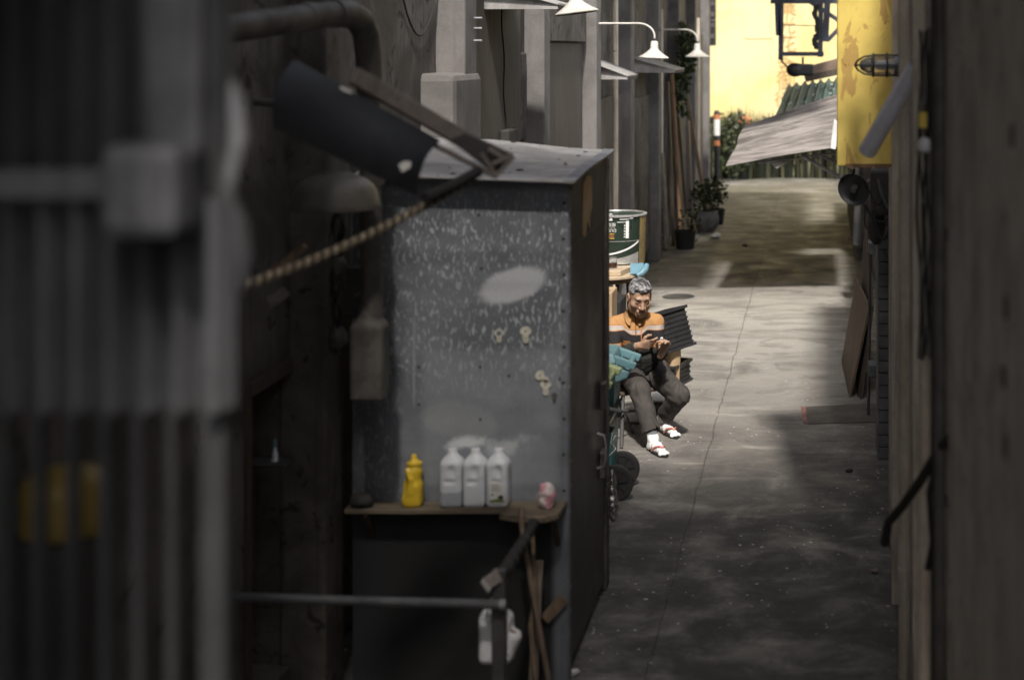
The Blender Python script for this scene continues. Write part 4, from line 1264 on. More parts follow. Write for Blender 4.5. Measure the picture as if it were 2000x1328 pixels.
# black dish and cables under the sign
q = P(1668, 370, 12.2)
ds = thing('dish_lamp', 'round black dish lamp on a bracket beneath the yellow sign', 'lamp', tuple(q))
ax = Vector((-.45, -1, -.25)).normalized()
MB().lathe(q, [(.0, -.03), (.03, -.03), (.05, -.02), (.07, -.026), (.085, -.018), (.1, -.02), (.118, -.005), (.128, .01), (.134, .012), (.136, .004), (.13, -.01), (.09, -.05), (.04, -.08), (0, -.085)], 36, ax).build('dish', 'black_plastic', ds, smooth=True)
MB().lathe(q + ax * -.02, [(.0, .05), (.025, .045), (.032, .02), (.032, -.01)], 18, ax).build('lamp_holder', 'black_metal', ds, smooth=True)
MB().tube([q - ax * .06, q - ax * .15 + Vector((.08, 0, .02)), (.70, 12.4, q.z + .05)], .02, 8).build('bracket', 'black_metal', ds, smooth=True)
bx = thing('meter_box', 'dark box with looped cables hanging under the yellow sign', 'meter box', tuple(P(1725, 380, 10.5)))
a, b = P(1700, 420, 10.6), P(1758, 332, 10.6)
MB().box(a.x, b.x, 10.55, 10.75, a.z, b.z).build('box', 'dark', bx, bevel=.02)
for k, (p0, p1, dr) in enumerate((((1700, 372), (1722, 390), .06), ((1715, 350), (1756, 372), .16), ((1690, 400), (1752, 400), .12), ((1705, 410), (1745, 420), .18))):
    MB().tube(sag(P(*p0, 10.5), P(*p1, 10.5), dr), .008 + .003 * (k % 2), 6).build('looped_cable', ('rubber', 'galv_dark', 'rubber', 'rubber')[k], bx, smooth=True)
rg = ell(P(1712, 440, 10.7), (.06, .05, .14))
o = skin_obj('black_cloth', lambda p: rg(p) + .02 * wav(p, 30, 5), P(1680, 500, 10.7) - Vector((0, .15, 0)), P(1745, 380, 10.7) + Vector((0, .15, 0)), .012, 'dark', loc=P(1712, 440, 10.7))
tag(o, 'black cloth hanging below the dark meter box', 'cloth')
cable('drooping_wire', 'thin black wire drooping from the dish lamp to the brick pier', [P(1690, 402, 12.1), P(1688, 430, 12.1), P(1690, 442, 12.1), P(1702, 462, 11.6), P(1720, 480, 11.2), P(1735, 505, 10.6), P(1746, 530, 10)], .006)

# leaning boards
def lean(label, b0, b1, t0, t1, mat, th=.018):
    mb = MB()
    n = (Vector(b1) - Vector(b0)).cross(Vector(t0) - Vector(b0)).normalized() * th
    b0, b1, t0, t1 = map(Vector, (b0, b1, t0, t1))
    mb.hexa([b0, b1, b1 + n, b0 + n, t0, t1, t1 + n, t0 + n])
    o = mb.build('leaning_board', mat, loc=b0)
    return tag(o, label, 'board', 'boards leaning on the right wall')
ba, bb = G(1658, 776), G(1643, 705)
ba.z = bb.z = 0
lean('short brown plywood board leaning foremost on the wall opposite the man', ba, bb, P(1697, 600, 12.95), P(1672, 545, 14.4), 'ply')
b2, b3 = G(1668, 778) + Vector((.03, .05, 0)), G(1648, 700) + Vector((.1, .3, 0))
b2.z = b3.z = 0
lean('tall dark board leaning behind the brown plywood', b2, b3, P(1700, 610, 13.0), P(1689, 443, 15.0), 'ply_dark')
lean('narrow dark board leaning against the wall behind the two plywood boards', G(1680, 780) * 1, G(1668, 710), P(1703, 600, 13.0), P(1697, 500, 14.6), 'wood_dark')
o = MB().tube([G(1696, 812), P(1701, 400, 12.3)], .012, 8).build('steel_rod', 'black_metal', loc=G(1696, 812), smooth=True)
tag(o, 'thin dark steel rod standing upright beside the leaning boards', 'rod')
o = MB().tube([P(1673, 478, 17.5), P(1676, 398, 17.5)], .05, 10).build('dark_post', 'black_metal', loc=P(1673, 478, 17.5), smooth=True)
tag(o, 'dark round post standing behind the leaning boards', 'post')
fbd = thing('floor_board', 'dark board lying flat on the lane with a red taped edge', 'board', tuple(G(1640, 812)))
MB().prism([G(1574, 796), G(1716, 790), G(1716, 825), G(1577, 829)], (0, 0, .009)).build('board', 'board_grey', fbd)
MB().prism([G(1565, 797) , G(1573, 796), G(1576, 829), G(1569, 826)], (0, 0, .012)).build('red_tape', 'red_tape', fbd)
for bz in (480, 715):
    q = P(1703, bz, 11.6)
    o = MB().box(q.x - .03, q.x + .03, 11.4, 11.6, q.z - .04, q.z + .045).build('hinge_block', 'brick', loc=q, bevel=.004)
    tag(o, 'grey hinge block on the brick pier, %s of the two' % ('upper' if bz == 480 else 'lower'), 'hinge', 'hinge blocks on the brick pier')

# ================================================================== lamps and hoods along the left wall
def wall_lamp(label, q, d, tilt=0.0, arm_px=None, mat='enamel'):
    r = thing('wall_lamp', label, 'lamp', tuple(q), 'white enamel lamps on the left wall')
    s = d / .3
    prof = [(.15, 0), (.152, .006), (.146, .014), (.115, .032), (.075, .06), (.048, .085), (.04, .1), (.036, .165), (.03, .172), (.0, .175)]
    ax = Vector((tilt, 0, 1)).normalized()
    MB().lathe(q, [(a * s, b_ * s) for a, b_ in prof], 32, ax).build('shade', mat, r, smooth=True)
    MB().lathe(q, [(.144 * s, .006 * s), (.11 * s, .025 * s), (.07 * s, .05 * s), (0, .07 * s)], 28, ax).build('shade_inside', 'dark', r, smooth=True)
    top = q + ax * .17 * s
    MB().lathe(top, [(.018 * s, 0), (.018 * s, .03 * s), (0, .032 * s)], 14, ax).build('lamp_cap', 'black_metal', r, smooth=True)
    h = .165 * s
    wx = PX
    pts = [top, top + Vector((0, 0, .05 * s))]
    for k in range(7):
        a = math.pi / 2 * k / 6
        pts.append(top + Vector((-.16 * s * (1 - math.cos(a)), 0, .05 * s + .13 * s * math.sin(a))))
    pts.append(Vector((wx, q.y, pts[-1].z)))
    MB().tube(pts, .011 * s, 10).build('arm', 'enamel', r, smooth=True)
    MB().lathe((wx, q.y, pts[-1].z), [(.035, 0), (.035, .01), (0, .014)], 14, (1, 0, 0)).build('wall_plate', 'pipe_grey', r, smooth=True)
wall_lamp('white enamel wall lamp cut by the top edge, nearest the cabinet', P(1127, 27, 9.9), .28, -.13)
wall_lamp('clean white enamel lamp on a curved arm in full view', P(1277, 114, 15.2), .293, .04)
wall_lamp('dimmer white enamel lamp further back beside the climbing plant', P(1362, 112, 21.2), .325)
def hood(label, tip, wdt, depth):
    r = thing('window_hood', label, 'hood', tuple(tip), 'small grey hoods on the left wall')
    t = Vector(tip)
    b0, b1 = Vector((WX - .02, t.y - wdt * .1, t.z + .16)), Vector((WX - .02, t.y + wdt, t.z + .16))
    t1 = t + Vector((0, wdt * 1.0, 0))
    MB().hexa([t, t1, b1, b0, t + Vector((0, 0, .012)), t1 + Vector((0, 0, .012)), b1 + Vector((0, 0, .012)), b0 + Vector((0, 0, .012))]).build('top_slab', 'roof_tin', r)
    MB().prism([t + Vector((-.004, .01, -.001)), Vector((WX, t.y + .01, t.z + .155)), Vector((WX, t.y + .01, t.z - .03)), t + Vector((-.004, .01, -.03))], (0, .012, 0)).build('side_cheek', 'roof_tin', r)
    MB().box(t.x - .012, t.x - .0005, t.y + .023, t.y + wdt, t.z - .04, t.z - .002).build('front_lip', 'dark', r)
hood('pale grey window hood cut by the upper edge above the wall panel', P(1090, 10, 10.6), 1.0, .4)
hood('pale grey window hood close to the clean white lamp', P(1226, 150, 15.9), .9, .35)
hood('grey window hood half hidden behind the climbing plant and the lamp', P(1319, 138, 19.6), 1.3, .4)

# boards, pot plants and bits along the left wall
def lboard(label, px0, py0, Y, px1, py1, wd, mat, th=.02):
    b = P(px0, 95 + CH * F / Y, Y)
    t = P(px1, py1, Y + .15)
    o = MB().bar(b, t, th * 2, wd, up=(0, 1, 0)).build('leaning_plank', mat, loc=b)
    return tag(o, label, 'plank', 'planks leaning on the left wall')
lboard('wide grey plank leaning foremost in the row along the left wall', 1304, 0, 22.4, 1293, 300, .32, 'beam')
lboard('black plank leaning between grey and orange planks', 1316, 0, 22.9, 1304, 160, .18, 'wood_dark')
lboard('orange brown plank leaning tallest in the row on the left wall', 1331, 0, 23.4, 1313, 145, .16, 'orange_wood')
lboard('dark brown plank leaning right beside the tall orange plank', 1344, 0, 23.9, 1326, 230, .2, 'wood_dark')
lboard('white narrow plank leaning behind the dark brown plank', 1352, 0, 25.0, 1343, 220, .14, 'lath')
lboard('round-worn brown pole leaning farthest toward the pot plant', 1384, 0, 25.6, 1341, 185, .07, 'wood_mid', .03)
o = MB().box(-2.18, -1.86, 23.2, 24.0, 0, .03).build('tray', 'galv_dark', loc=(-2, 23.5, 0))
o = tag(o, 'flat grey tray on the ground in front of the leaning planks', 'tray')
def leafs(mb, c, r, n, size, strap=False):
    for i in range(n):
        while True:
            v = Vector((random.uniform(-1, 1), random.uniform(-1, 1), random.uniform(-1, 1)))
            if v.length < 1:
                break
        p = c + Vector((v.x * r[0], v.y * r[1], v.z * r[2]))
        d = Vector((random.gauss(0, 1), random.gauss(0, 1), random.gauss(.1, .8))).normalized()
        s = d.cross(Vector((random.gauss(0, 1), random.gauss(0, 1), random.gauss(0, 1)))).normalized()
        L = size * random.uniform(.6, 1.3)
        nrm = d.cross(s) * L * .12
        mb.add([p, p + d * L * .45 + s * L * .3 + nrm, p + d * L, p + d * L * .45 - s * L * .3 + nrm, p + d * L * .5 - nrm], [(0, 1, 4), (1, 2, 4), (2, 3, 4), (3, 0, 4)])
q = G(1380, 452)
pt = thing('potted_plant', 'leafy plant in a big grey round pot by the left wall', 'potted plant', (q.x, q.y, 0))
MB().lathe((q.x, q.y, 0), [(0, .0), (.12, 0), (.17, .06), (.2, .16), (.2, .24), (.175, .3), (.185, .32), (.17, .33), (.16, .29), (0, .28)], 28).build('pot', 'pot_grey', pt, smooth=True)
mb = MB()
leafs(mb, Vector((q.x, q.y, .58)), (.24, .24, .26), 260, .09)
mb.build('foliage', 'leaf', pt)
st = MB()
for k in range(7):
    a = k * .9
    st.tube([(q.x + .03 * math.cos(a), q.y + .03 * math.sin(a), .28), (q.x + .16 * math.cos(a), q.y + .16 * math.sin(a), .66)], .008, 5)
st.build('stems', 'bark', pt)
q2 = G(1402, 438)
pt2 = thing('potted_plant', 'small leafy plant in a black pot directly behind the grey pot', 'potted plant', (q2.x, q2.y, 0))
MB().lathe((q2.x, q2.y, 0), [(0, 0), (.09, 0), (.12, .24), (.13, .26), (.115, .26), (.1, .22), (0, .22)], 20).build('pot', 'black_plastic', pt2, smooth=True)
mb = MB()
leafs(mb, Vector((q2.x, q2.y, .52)), (.17, .17, .26), 150, .09)
mb.build('foliage', 'leaf', pt2)
MB().tube([(q2.x, q2.y, .2), (q2.x + .02, q2.y, .7)], .01, 5).build('stems', 'bark', pt2)
q3 = G(1338, 486)
pt3 = thing('dark_bucket', 'dark bucket with a few stems at the foot of the leaning planks', 'bucket', (q3.x, q3.y, 0))
MB().lathe((q3.x, q3.y, 0), [(0, 0), (.13, 0), (.16, .26), (.17, .27), (.155, .27), (.125, .05), (0, .05)], 20).build('bucket', 'black_plastic', pt3, smooth=True)
mb = MB()
leafs(mb, Vector((q3.x + .05, q3.y, .42)), (.16, .12, .2), 60, .08)
mb.build('foliage', 'leaf', pt3)
vc = thing('climbing_plant', 'dark climbing plant hanging down the left wall beside the far lamp', 'plant', tuple(P(1337, 150, 24.5)))
mb = MB()
for k in range(40):
    t = k / 39
    px = 1333 + 10 * math.sin(t * 6) + (14 * (t - .7) if t > .7 else 0)
    leafs(mb, P(px, 58 + 165 * t, 24.3 + .5 * math.sin(k)), (.13 if t < .75 else .07, .3, .07), 34 if t < .8 else 9, .1)
mb.build('foliage', 'leaf', vc)
MB().tube([P(1330, 40, 24.6), P(1338, 110, 24.6), P(1334, 180, 24.5), P(1347, 235, 24.5)], .015, 6).build('stem', 'bark', vc, smooth=True)

# post with reflective bands
q = P(1400, 95 + CH * F / 30.5, 30.5)
bo = thing('marker_post', 'black post with orange and white bands before the far plants', 'post', (q.x, q.y, 0))
MB().tube([(q.x, q.y, 0), (q.x, q.y, .62), (q.x, q.y, 1.6)], .055, 14).build('post', 'black_plastic', bo, smooth=True)
for z0, z1, m_ in ((1.32, 1.52, 'white_band'), (1.525, 1.62, 'orange_band'), (1.0, 1.1, 'orange_band'), (1.2, 1.315, 'white_band')):
    MB().lathe((q.x, q.y, 0), [(.055, z0), (.063, z0), (.063, z1), (.055, z1)], 14).build('band', m_, bo, smooth=True)
MB().lathe((q.x, q.y, 1.62), [(.06, 0), (.06, .05), (.03, .08), (0, .08)], 14).build('post_cap', 'black_plastic', bo, smooth=True)
# hanging sign arm at the far corner of the left building
hg = thing('hanging_sign', 'black vertical hanging sign on an arm at the far left corner', 'sign', tuple(P(1393, 40, 31)))
a, b = P(1386, 90, 31), P(1397, -40, 31)
MB().box(a.x, b.x, 31, 31.3, a.z, 4.7).build('board', 'black_plastic', hg)
MB().tube([P(1320, 41, 31), P(1397, 41, 31)], .02, 6).build('arm', 'black_metal', hg)
for k in range(6):
    MB().box(a.x + .02, b.x - .02, 30.985, 31.001, a.z + .15 + k * .22, a.z + .24 + k * .22).build('pale_mark', 'pipe_grey', hg)

# strap-leaved plants in a row before the yellow wall
def strap_plant(n, h):
    mb = MB()
    for i in range(n):
        a = random.uniform(0, 2 * math.pi)
        r0 = random.uniform(0, .3)
        L = h * random.uniform(.45, 1.0)
        out = random.uniform(.1, .5)
        wd = random.uniform(.02, .04)
        c = Vector((math.cos(a), math.sin(a), 0))
        s = Vector((-c.y, c.x, 0))
        pr = []
        for t in (0, .35, .7, 1):
            p = c * (r0 + out * t * t) + Vector((0, 0, L * (t - .25 * t * t * out * 2)))
            pr.append((p - s * wd * (1 - t * .95), p + s * wd * (1 - t * .95)))
        vs = [x for ab in pr for x in ab]
        mb.add(vs, [(0, 1, 3, 2), (2, 3, 5, 4), (4, 5, 7, 6)])
    return mb
proto = None
for i in range(17):
    X = -3.4 + i * .34 + random.uniform(-.08, .08)
    Y = 34.6 + random.uniform(-.3, .4)
    lab_ = 'strap-leaved green plant in the row at the foot of the yellow wall'
    if proto is None:
        proto = thing('strap_plant', lab_, 'plant', (0, 0, 0), 'strap-leaved plants before the yellow wall')
        strap_plant(330, 1.75).build('foliage', 'leaf_far').parent = proto
        proto.location = (X, Y, 0)
    else:
        dup(proto, (X, Y, 0), lab_, rotz=random.uniform(0, 6), scale=random.uniform(.82, 1.08))
for i, X in enumerate((-3.3, -2.6, -1.9, -1.2, -.5, .2, .9)):
    o = thing('hedge_bush', 'dense dark leafy bush in the hedge behind the strap-leaved plants', 'bush', (X, 35.3, 0), 'dark bushes along the yellow wall')
    mb = MB()
    leafs(mb, Vector((X, 35.3, .66)), (.5, .35, .66 + .08 * (i % 3)), 900, .14)
    mb.build('foliage', 'leaf', o)
    MB().tube([(X, 35.3, 0), (X + .05, 35.3, .6)], .03, 6).build('stem', 'bark', o)
ft = thing('flowering_shrub', 'shrub with orange blossoms peeping over the awning edge', 'plant', (-1.75, 33.9, 0))
mb = MB()
leafs(mb, Vector((-1.9, 33.9, .85)), (.6, .35, .7), 500, .12)
mb.build('foliage', 'leaf', ft)
mb = MB()
leafs(mb, Vector((-1.55, 33.7, 1.35)), (.2, .16, .1), 14, .08)
mb.build('blossoms', 'orange_band', ft)

q = G(1325, 580)
o = MB().lathe((q.x, q.y, .004), [(.19, 0), (.185, .006), (.17, .006), (.165, .003), (0, .003)], 36).build('manhole_cover', 'black_metal', loc=(q.x, q.y, 0), smooth=True)
tag(o, 'small round dark manhole cover in the pale sunlit part of the lane', 'manhole cover')
# litter on the ground
def scrap(label, px, py, s, seed, mat='paper'):
    q = G(px, py)
    e = ell((q.x, q.y, s * .45), (s, s * .8, s * .5))
    o = skin_obj('paper_scrap', lambda p: e(p) + s * .28 * wav(p, 3.2 / s, seed), Vector((q.x, q.y, 0)) - Vector((s * 1.9, s * 1.9, s * .3)), Vector((q.x, q.y, 0)) + Vector((s * 1.9, s * 1.9, s * 1.6)), s / 7, mat, loc=(q.x, q.y, 0))
    return tag(o, label, 'litter', 'paper scraps on the lane')
scrap('white crumpled tissue on the mossy lane near the grey pot', 1398, 466, .085, 3)
scrap('small white tissue on the lane at the foot of the tall dark board', 1661, 468, .05, 4)
scrap('flat grey scrap beside the small tissue near the tall dark board', 1676, 478, .045, 8, 'beam')
scrap('white paper scrap at the near foot of the cabinet', 1119, 1318, .03, 5)
scrap('pale leaf scrap on the dark near lane by the right wall', 1708, 1118, .022, 6, 'lath')
scrap('dark lump of dirt on the lane below the floor board', 1658, 922, .025, 7, 'dark')
scrap('dark lump on the mossy lane behind the tissue', 1455, 482, .04, 12, 'dark')

# ================================================================== bins behind the cabinet
def wheelie_bin(label, loc, mats, scale=1.0, wheels=True, reach=.42):
    r = thing('wheelie_bin', label, 'bin', (0, 0, 0), 'wheelie bins behind the cabinet')
    body, lidm = mats
    def put(o):
        o.parent = r
        return o
    MBb = MB().hexa([(-.23, -.21, .06), (.25, -.21, .06), (.25, .21, .06), (-.23, .21, .06), (-.33, -.28, .86), (.28, -.28, .86), (.28, .28, .86), (-.33, .28, .86)])
    put(MBb.build('body', body, bevel=.02))
    put(MB().hexa([(-.345, -.295, .84), (.295, -.295, .84), (.295, .295, .84), (-.345, .295, .84), (-.35, -.3, .885), (.3, -.3, .885), (.3, .3, .885), (-.35, .3, .885)]).build('rim', body, bevel=.01))
    put(MB().hexa([(-.36, -.305, .888), (.29, -.305, .888), (.29, .305, .888), (-.36, .305, .888), (-.3, -.26, .945), (.27, -.26, .95), (.27, .26, .95), (-.3, .26, .945)]).build('lid', lidm, bevel=.015))
    put(MB().box(.28, .285, -.29, .29, .58, .605).build('body_band', 'rubber'))
    for y in (-.215, .215):
        o = put(MB().hexa([(.22, y - .045, .9), (reach - .02, y - .03, .84), (reach - .02, y + .03, .84), (.22, y + .045, .9), (.22, y - .04, .955), (reach, y - .025, .885), (reach, y + .025, .885), (.22, y + .04, .955)]).build('lid_hinge_arm', lidm, bevel=.01))
    put(MB().tube([(reach - .055, -.26, .865), (reach - .055, .24, .865)], .02, 10).build('handle_bar', lidm, smooth=True))
    put(MB().hexa([(.28, -.27, .76), (reach - .06, -.25, .79), (reach - .06, .25, .79), (.28, .27, .76), (.28, -.27, .855), (reach - .045, -.25, .835), (reach - .045, .25, .835), (.28, .27, .855)]).build('handle_box', lidm, bevel=.012))
    if wheels:
        for y in (-.27, .27):
            w = put(MB().lathe((.285, y, .117), [(.0, -.022), (.085, -.022), (.088, -.012), (.088, .012), (.085, .022), (0, .022)], 28, (0, 1, 0)).build('wheel', 'rubber', smooth=True))
            ty = MB().lathe((.285, y, .117), [(.085, -.03), (.11, -.03), (.117, -.02), (.117, .02), (.11, .03), (.085, .03)], 32, (0, 1, 0)).build('tyre', 'rubber', w, smooth=True)
            sp = MB()
            for k in range(7):
                a = k * 2 * math.pi / 7 + .2
                sp.bar((.285 + .02 * math.cos(a), y - .026, .117 + .02 * math.sin(a)), (.285 + .086 * math.cos(a), y - .026, .117 + .086 * math.sin(a)), .012, .012, up=(0, 1, 0))
            sp.lathe((.285, y, .117), [(0, -.036), (.018, -.034), (.02, -.02)], 12, (0, 1, 0))
            sp.build('spokes', 'black_plastic', w)
        put(MB().tube([(.285, -.25, .117), (.285, .25, .117)], .012, 8).build('axle', 'black_metal'))
    r.location = loc
    r.scale = (scale,) * 3
    return r
tb_ = wheelie_bin('teal wheelie bin with spoked rear wheel and scratched white scribble by the seated man', (-1.605, 10.125, 0), ('teal', 'teal_light'))
tb_.scale = (1, .62, 1)
sc_ = MB()
gp = [[(.0, .5), (.035, .56), (.05, .52), (.02, .47), (.06, .46), (.085, .5), (.07, .55)], [(.02, .44), (.05, .4), (.045, .47), (.08, .43), (.07, .37), (.1, .42)], [(.03, .36), (.06, .31), (.07, .38), (.1, .33), (.055, .28)]]
for ln in gp:
    sc_.tube([(.17 + x * 1.15, -.283 + .074 * (.86 - z) / .8 - .0005, z) for x, z in ln], .0028, 5)
sc_.build('scribble', 'white_ink').parent = tb_
wheelie_bin('olive green wheelie bin of which mostly the lid arms show past the cabinet', (-1.70, 9.62, 0), ('olive', 'olive'), reach=.44)
wheelie_bin('low black bin whose handle shows directly behind the cabinet edge', (-1.62, 9.02, 0), ('black_plastic', 'black_plastic'), .86, wheels=False, reach=.52)

# ================================================================== table, paint tin, glass
TZ, TX, TY = .877, -2.0, 14.1
tb = thing('round_table', 'round worn wooden table crowded with boards behind the seated man', 'table', (TX, TY, 0))
MB().lathe((TX, TY, 0), [(0, TZ - .03), (.36, TZ - .03), (.375, TZ - .022), (.375, TZ - .004), (.368, TZ), (0, TZ)], 40).build('tabletop', 'wood_light', tb, smooth=True)
MB().lathe((TX, TY, 0), [(0, TZ - .07), (.33, TZ - .07), (.335, TZ - .031), (0, TZ - .031)], 40).build('apron', 'wood_mid', tb, smooth=True)
for a in (.6, 2.2, 3.8, 5.4):
    MB().tube([(TX + .27 * math.cos(a), TY + .27 * math.sin(a), TZ - .06), (TX + .31 * math.cos(a), TY + .31 * math.sin(a), 0)], .018, 8).build('leg', 'wood_dark', tb)
o = MB().prism([(-2.3, 13.82, .925), (-1.79, 13.84, .925), (-1.7, 14.28, .925), (-2.3, 14.5, .925)], (0, 0, -.046)).build('pale_board', 'wood_light', loc=(-2, 14.1, .9), bevel=.004)
tag(o, 'thick pale board lying on the round table under the paint tin', 'board')
R_, tcx, tcy, tz0, tz1 = .27, -1.9, 14.42, .927, 1.39
tn = thing('paint_tin', 'big upside-down dark green paint tin with white print and silver swoosh', 'paint tin', (tcx, tcy, tz0))
MB().lathe((tcx, tcy, 0), [(0, tz0 + .004), (R_ - .016, tz0), (R_ - .013, tz0 + .012), (R_ - .004, tz0 + .35), (R_, tz1 - .02), (R_, tz1 - .02)], 56).build('can_body', 'tin_green', tn, smooth=True)
MB().lathe((tcx, tcy, 0), [(R_, tz1 - .022), (R_ + .012, tz1 - .018), (R_ + .012, tz1 - .004), (R_ + .004, tz1), (R_ - .012, tz1 - .001), (R_ - .016, tz1 - .014)], 56).build('rim', 'tin_silver', tn, smooth=True)
MB().lathe((tcx, tcy, 0), [(R_ - .0155, tz1 - .012), (R_ - .03, tz1 - .02), (0, tz1 - .022)], 48).build('base_plate', 'tin_green', tn, smooth=True)
def rad(z):
    t = (z - tz0) / (tz1 - tz0)
    return R_ - .013 + .013 * min(1, t * 1.1) + .003
def arc(s, z, ex=0.0):
    """point on the tin at arc length s right of its front, height z"""
    a = s / R_ - .13
    r = rad(z) + ex
    return (tcx + r * math.sin(a), tcy - r * math.cos(a), z)
def zpx(py):
    return CH - (py - VY) * (tcy - .25) / F
def band(nm, mt, s0, s1, f0, f1, ex=0.0, n=30):
    MB().patch(lambda u, v_: arc(s0 + (s1 - s0) * u, f0(u) + (f1(u) - f0(u)) * v_, ex), n, 6).build(nm, mt, tn, smooth=True)
cur = lambda u: tz0 + .055 + .06 * u ** 2
band('silver_base', 'tin_silver', -.22, .3, lambda u: tz0 + .012, lambda u: tz0 + .045 + .075 * u ** 2.2)
band('white_swoosh', 'white_ink', -.22, .3, lambda u: tz0 + .085 + .12 * u ** 2.6, lambda u: tz0 + .1 + .125 * u ** 2.6)
band('gold_strip', 'tin_gold', .31, .47, lambda u: tz0 + .003, lambda u: tz1 - .025, .001)
band('seam_line', 'tin_silver', -.25, .31, lambda u: zpx(472.5), lambda u: zpx(471.2))
sx = lambda px: (px - 1205) * 14.17 / F + .035
def blk(nm, mt, x0, x1, y0, y1, ex=.001):
    MB().patch(lambda u, v_: arc(sx(x0) + (sx(x1) - sx(x0)) * u, zpx(y0) + (zpx(y1) - zpx(y0)) * v_, ex), 4, 1).build(nm, mt, tn)
def utext(t, px, py, s, mt):
    text_mesh('lettering', t, s, mt, tn, lambda x, y: arc(sx(px) - x, zpx(py) - y, .0015))
blk('barcode_panel', 'white_ink', 1180, 1204, 417, 431)
for k in range(9):
    blk('barcode_bar', 'ink', 1182 + k * 2.4, 1183 + k * 2.4 + .5 * (k % 3), 418.5, 426, .0018)
utext('榴莲', 1203, 438, .036, 'white_ink')
utext('INNER WALL', 1194, 444.2, .024, 'grey_ink')
utext('DURIAN', 1195, 450, .042, 'white_ink')
blk('logo_band', 'red_ink', 1176, 1207, 456.5, 465)
utext('H', 1194, 461, .042, 'yellow_ink')
for y in (456, 465.2):
    blk('logo_rule', 'yellow_ink', 1178, 1208, y, y + 1)
blk('check_column', 'white_ink', 1230, 1236.5, 432, 466)
for k in range(5):
    blk('check_tick', 'white_ink', 1226.5, 1229, 440 + k * 5.4, 442.4 + k * 5.4)
for k, (a_, b_) in enumerate(((1208, 1234), (1213, 1236), (1218, 1236), (1213, 1231))):
    blk('print_line', 'white_ink', a_, b_, (421, 424, 428, 433.5)[k], (421.9, 425, 429.4, 434.6)[k])
for k, py in enumerate((422, 426)):
    blk('print_line', 'white_ink', 1239 - k, 1246, py, py + 2.2)
gx, gy = (1196 - VX) * 14.02 / F, 14.02
gj = thing('glass_jar', 'small glass jar of dark tea standing before the paint tin', 'jar', (gx, gy, .927))
MB().lathe((gx, gy, .927), [(0, 0), (.04, 0), (.043, .006), (.043, .075), (.038, .085), (.038, .098), (.035, .098), (.035, .084), (.039, .074), (.039, .008), (0, .008)], 24).build('jar', 'glass', gj, smooth=True)
MB().lathe((gx, gy, .927), [(0, .004), (.0415, .006), (.0438, .01), (.0438, .05), (0, .052)], 24).build('tea', 'tea', gj, smooth=True)
bs = thing('blue_scoop', 'blue plastic scoop with curved lip hanging over the table edge', 'scoop', (-1.64, 13.95, .88))
MB().patch(lambda u, v_: P(1231 + 26 * u, 526 + 10 * (1 - v_) - 10 * v_ - 2 * u, 13.9 + .15 * v_), 4, 4).build('blade', 'blue_plastic', bs, solid=.01)
MB().tube([P(1244, 539, 13.8), P(1253, 534, 13.82), P(1260, 526, 13.85), P(1263, 518, 13.9)], [.02, .03, .032, .024], 10).build('lip', 'blue_plastic', bs, smooth=True)
o = MB().box(-2.2, (1196 - VX) * 12.7 / F, 12.68, 13.0, 0, CH - (571 - VY) * 12.7 / F).build('cardboard_sheet', 'card', loc=(-2, 12.7, 0), bevel=.01)
tag(o, 'upright brown cardboard box between the table and the man', 'box')
o = MB().box(-2.2, -1.72, 13.3, 13.7, 0, .74).build('under_table_dark', 'rubber', loc=(-2, 13.5, 0), bevel=.01)  # block added to paint the shade under the table black
tag(o, 'black block standing for the darkness under the round table', 'carton')

# ================================================================== crates by the man
def crate(name, label, w_, d_, h_, M4, group=None):
    loc = M4 @ Vector((0, 0, 0))
    r = thing(name, label, 'crate', tuple(loc), group)
    def tr(mb):
        mb.v = [tuple(M4 @ Vector(v)) for v in mb.v]
        return mb
    a, b = w_ / 2, d_ / 2
    t = .012
    mb = MB().box(-a, a, -b, b, 0, t)
    mb.box(-a, a, -b, -b + t, t, h_).box(-a, a, b - t, b, t, h_).box(-a, -a + t, -b + t, b - t, t, h_).box(a - t, a, -b + t, b - t, t, h_)
    tr(mb).build('shell', 'black_plastic', r)
    k = 0
    z = .02
    ribs = MB()
    while z < h_ - .01:
        e = .007
        ribs.box(-a - e, a + e, -b - e, -b - .0005, z, z + .014).box(-a - e, a + e, b + .0005, b + e, z, z + .014)
        ribs.box(-a - e, -a - .0005, -b, b, z, z + .014).box(a + .0005, a + e, -b, b, z, z + .014)
        z += .042
    tr(ribs).build('ribs', 'black_plastic', r)
    e = .02
    for zz, nm in ((h_, 'rim'), (-.0, 'base_rim')):
        rm = MB()
        rm.box(-a - e, a + e, -b - e, -b + .004, zz - .012, zz + .012).box(-a - e, a + e, b - .004, b + e, zz - .012, zz + .012)
        rm.box(-a - e, -a + .004, -b + .003, b - .003, zz - .0118, zz + .0118).box(a - .004, a + e, -b + .003, b - .003, zz - .0118, zz + .0118)
        tr(rm).build(nm, 'black_plastic', r)
    up = MB()
    for k in range(7):
        x = -a + (k + .5) * w_ / 7
        up.box(x - .005, x + .005, -b - .008, -b - .0008, .03, h_ - .02)
    tr(up).build('uprights', 'black_plastic', r)
    return r
c0 = P(1308, 684, 13.35)
crate('plastic_crate', 'black ribbed plastic crate tipped aslant on top of the cardboard', .27, .33, .33,
      Matrix.Translation(c0) @ Matrix.Rotation(-.26, 4, 'Y') @ Matrix.Rotation(-.1, 4, 'X') @ Matrix.Rotation(-.75, 4, 'Z'), 'black crates beside the man')
crate('plastic_crate', 'black plastic crate on the ground holding the brown cardboard', .34, .36, .17,
      Matrix.Translation(Vector((-1.36, 13.45, .012))) @ Matrix.Rotation(-.3, 4, 'Z'), 'black crates beside the man')
o = thing('cardboard_pieces', 'upright brown cardboard pieces standing in the lower black crate', 'cardboard', (-1.33, 13.4, .03))
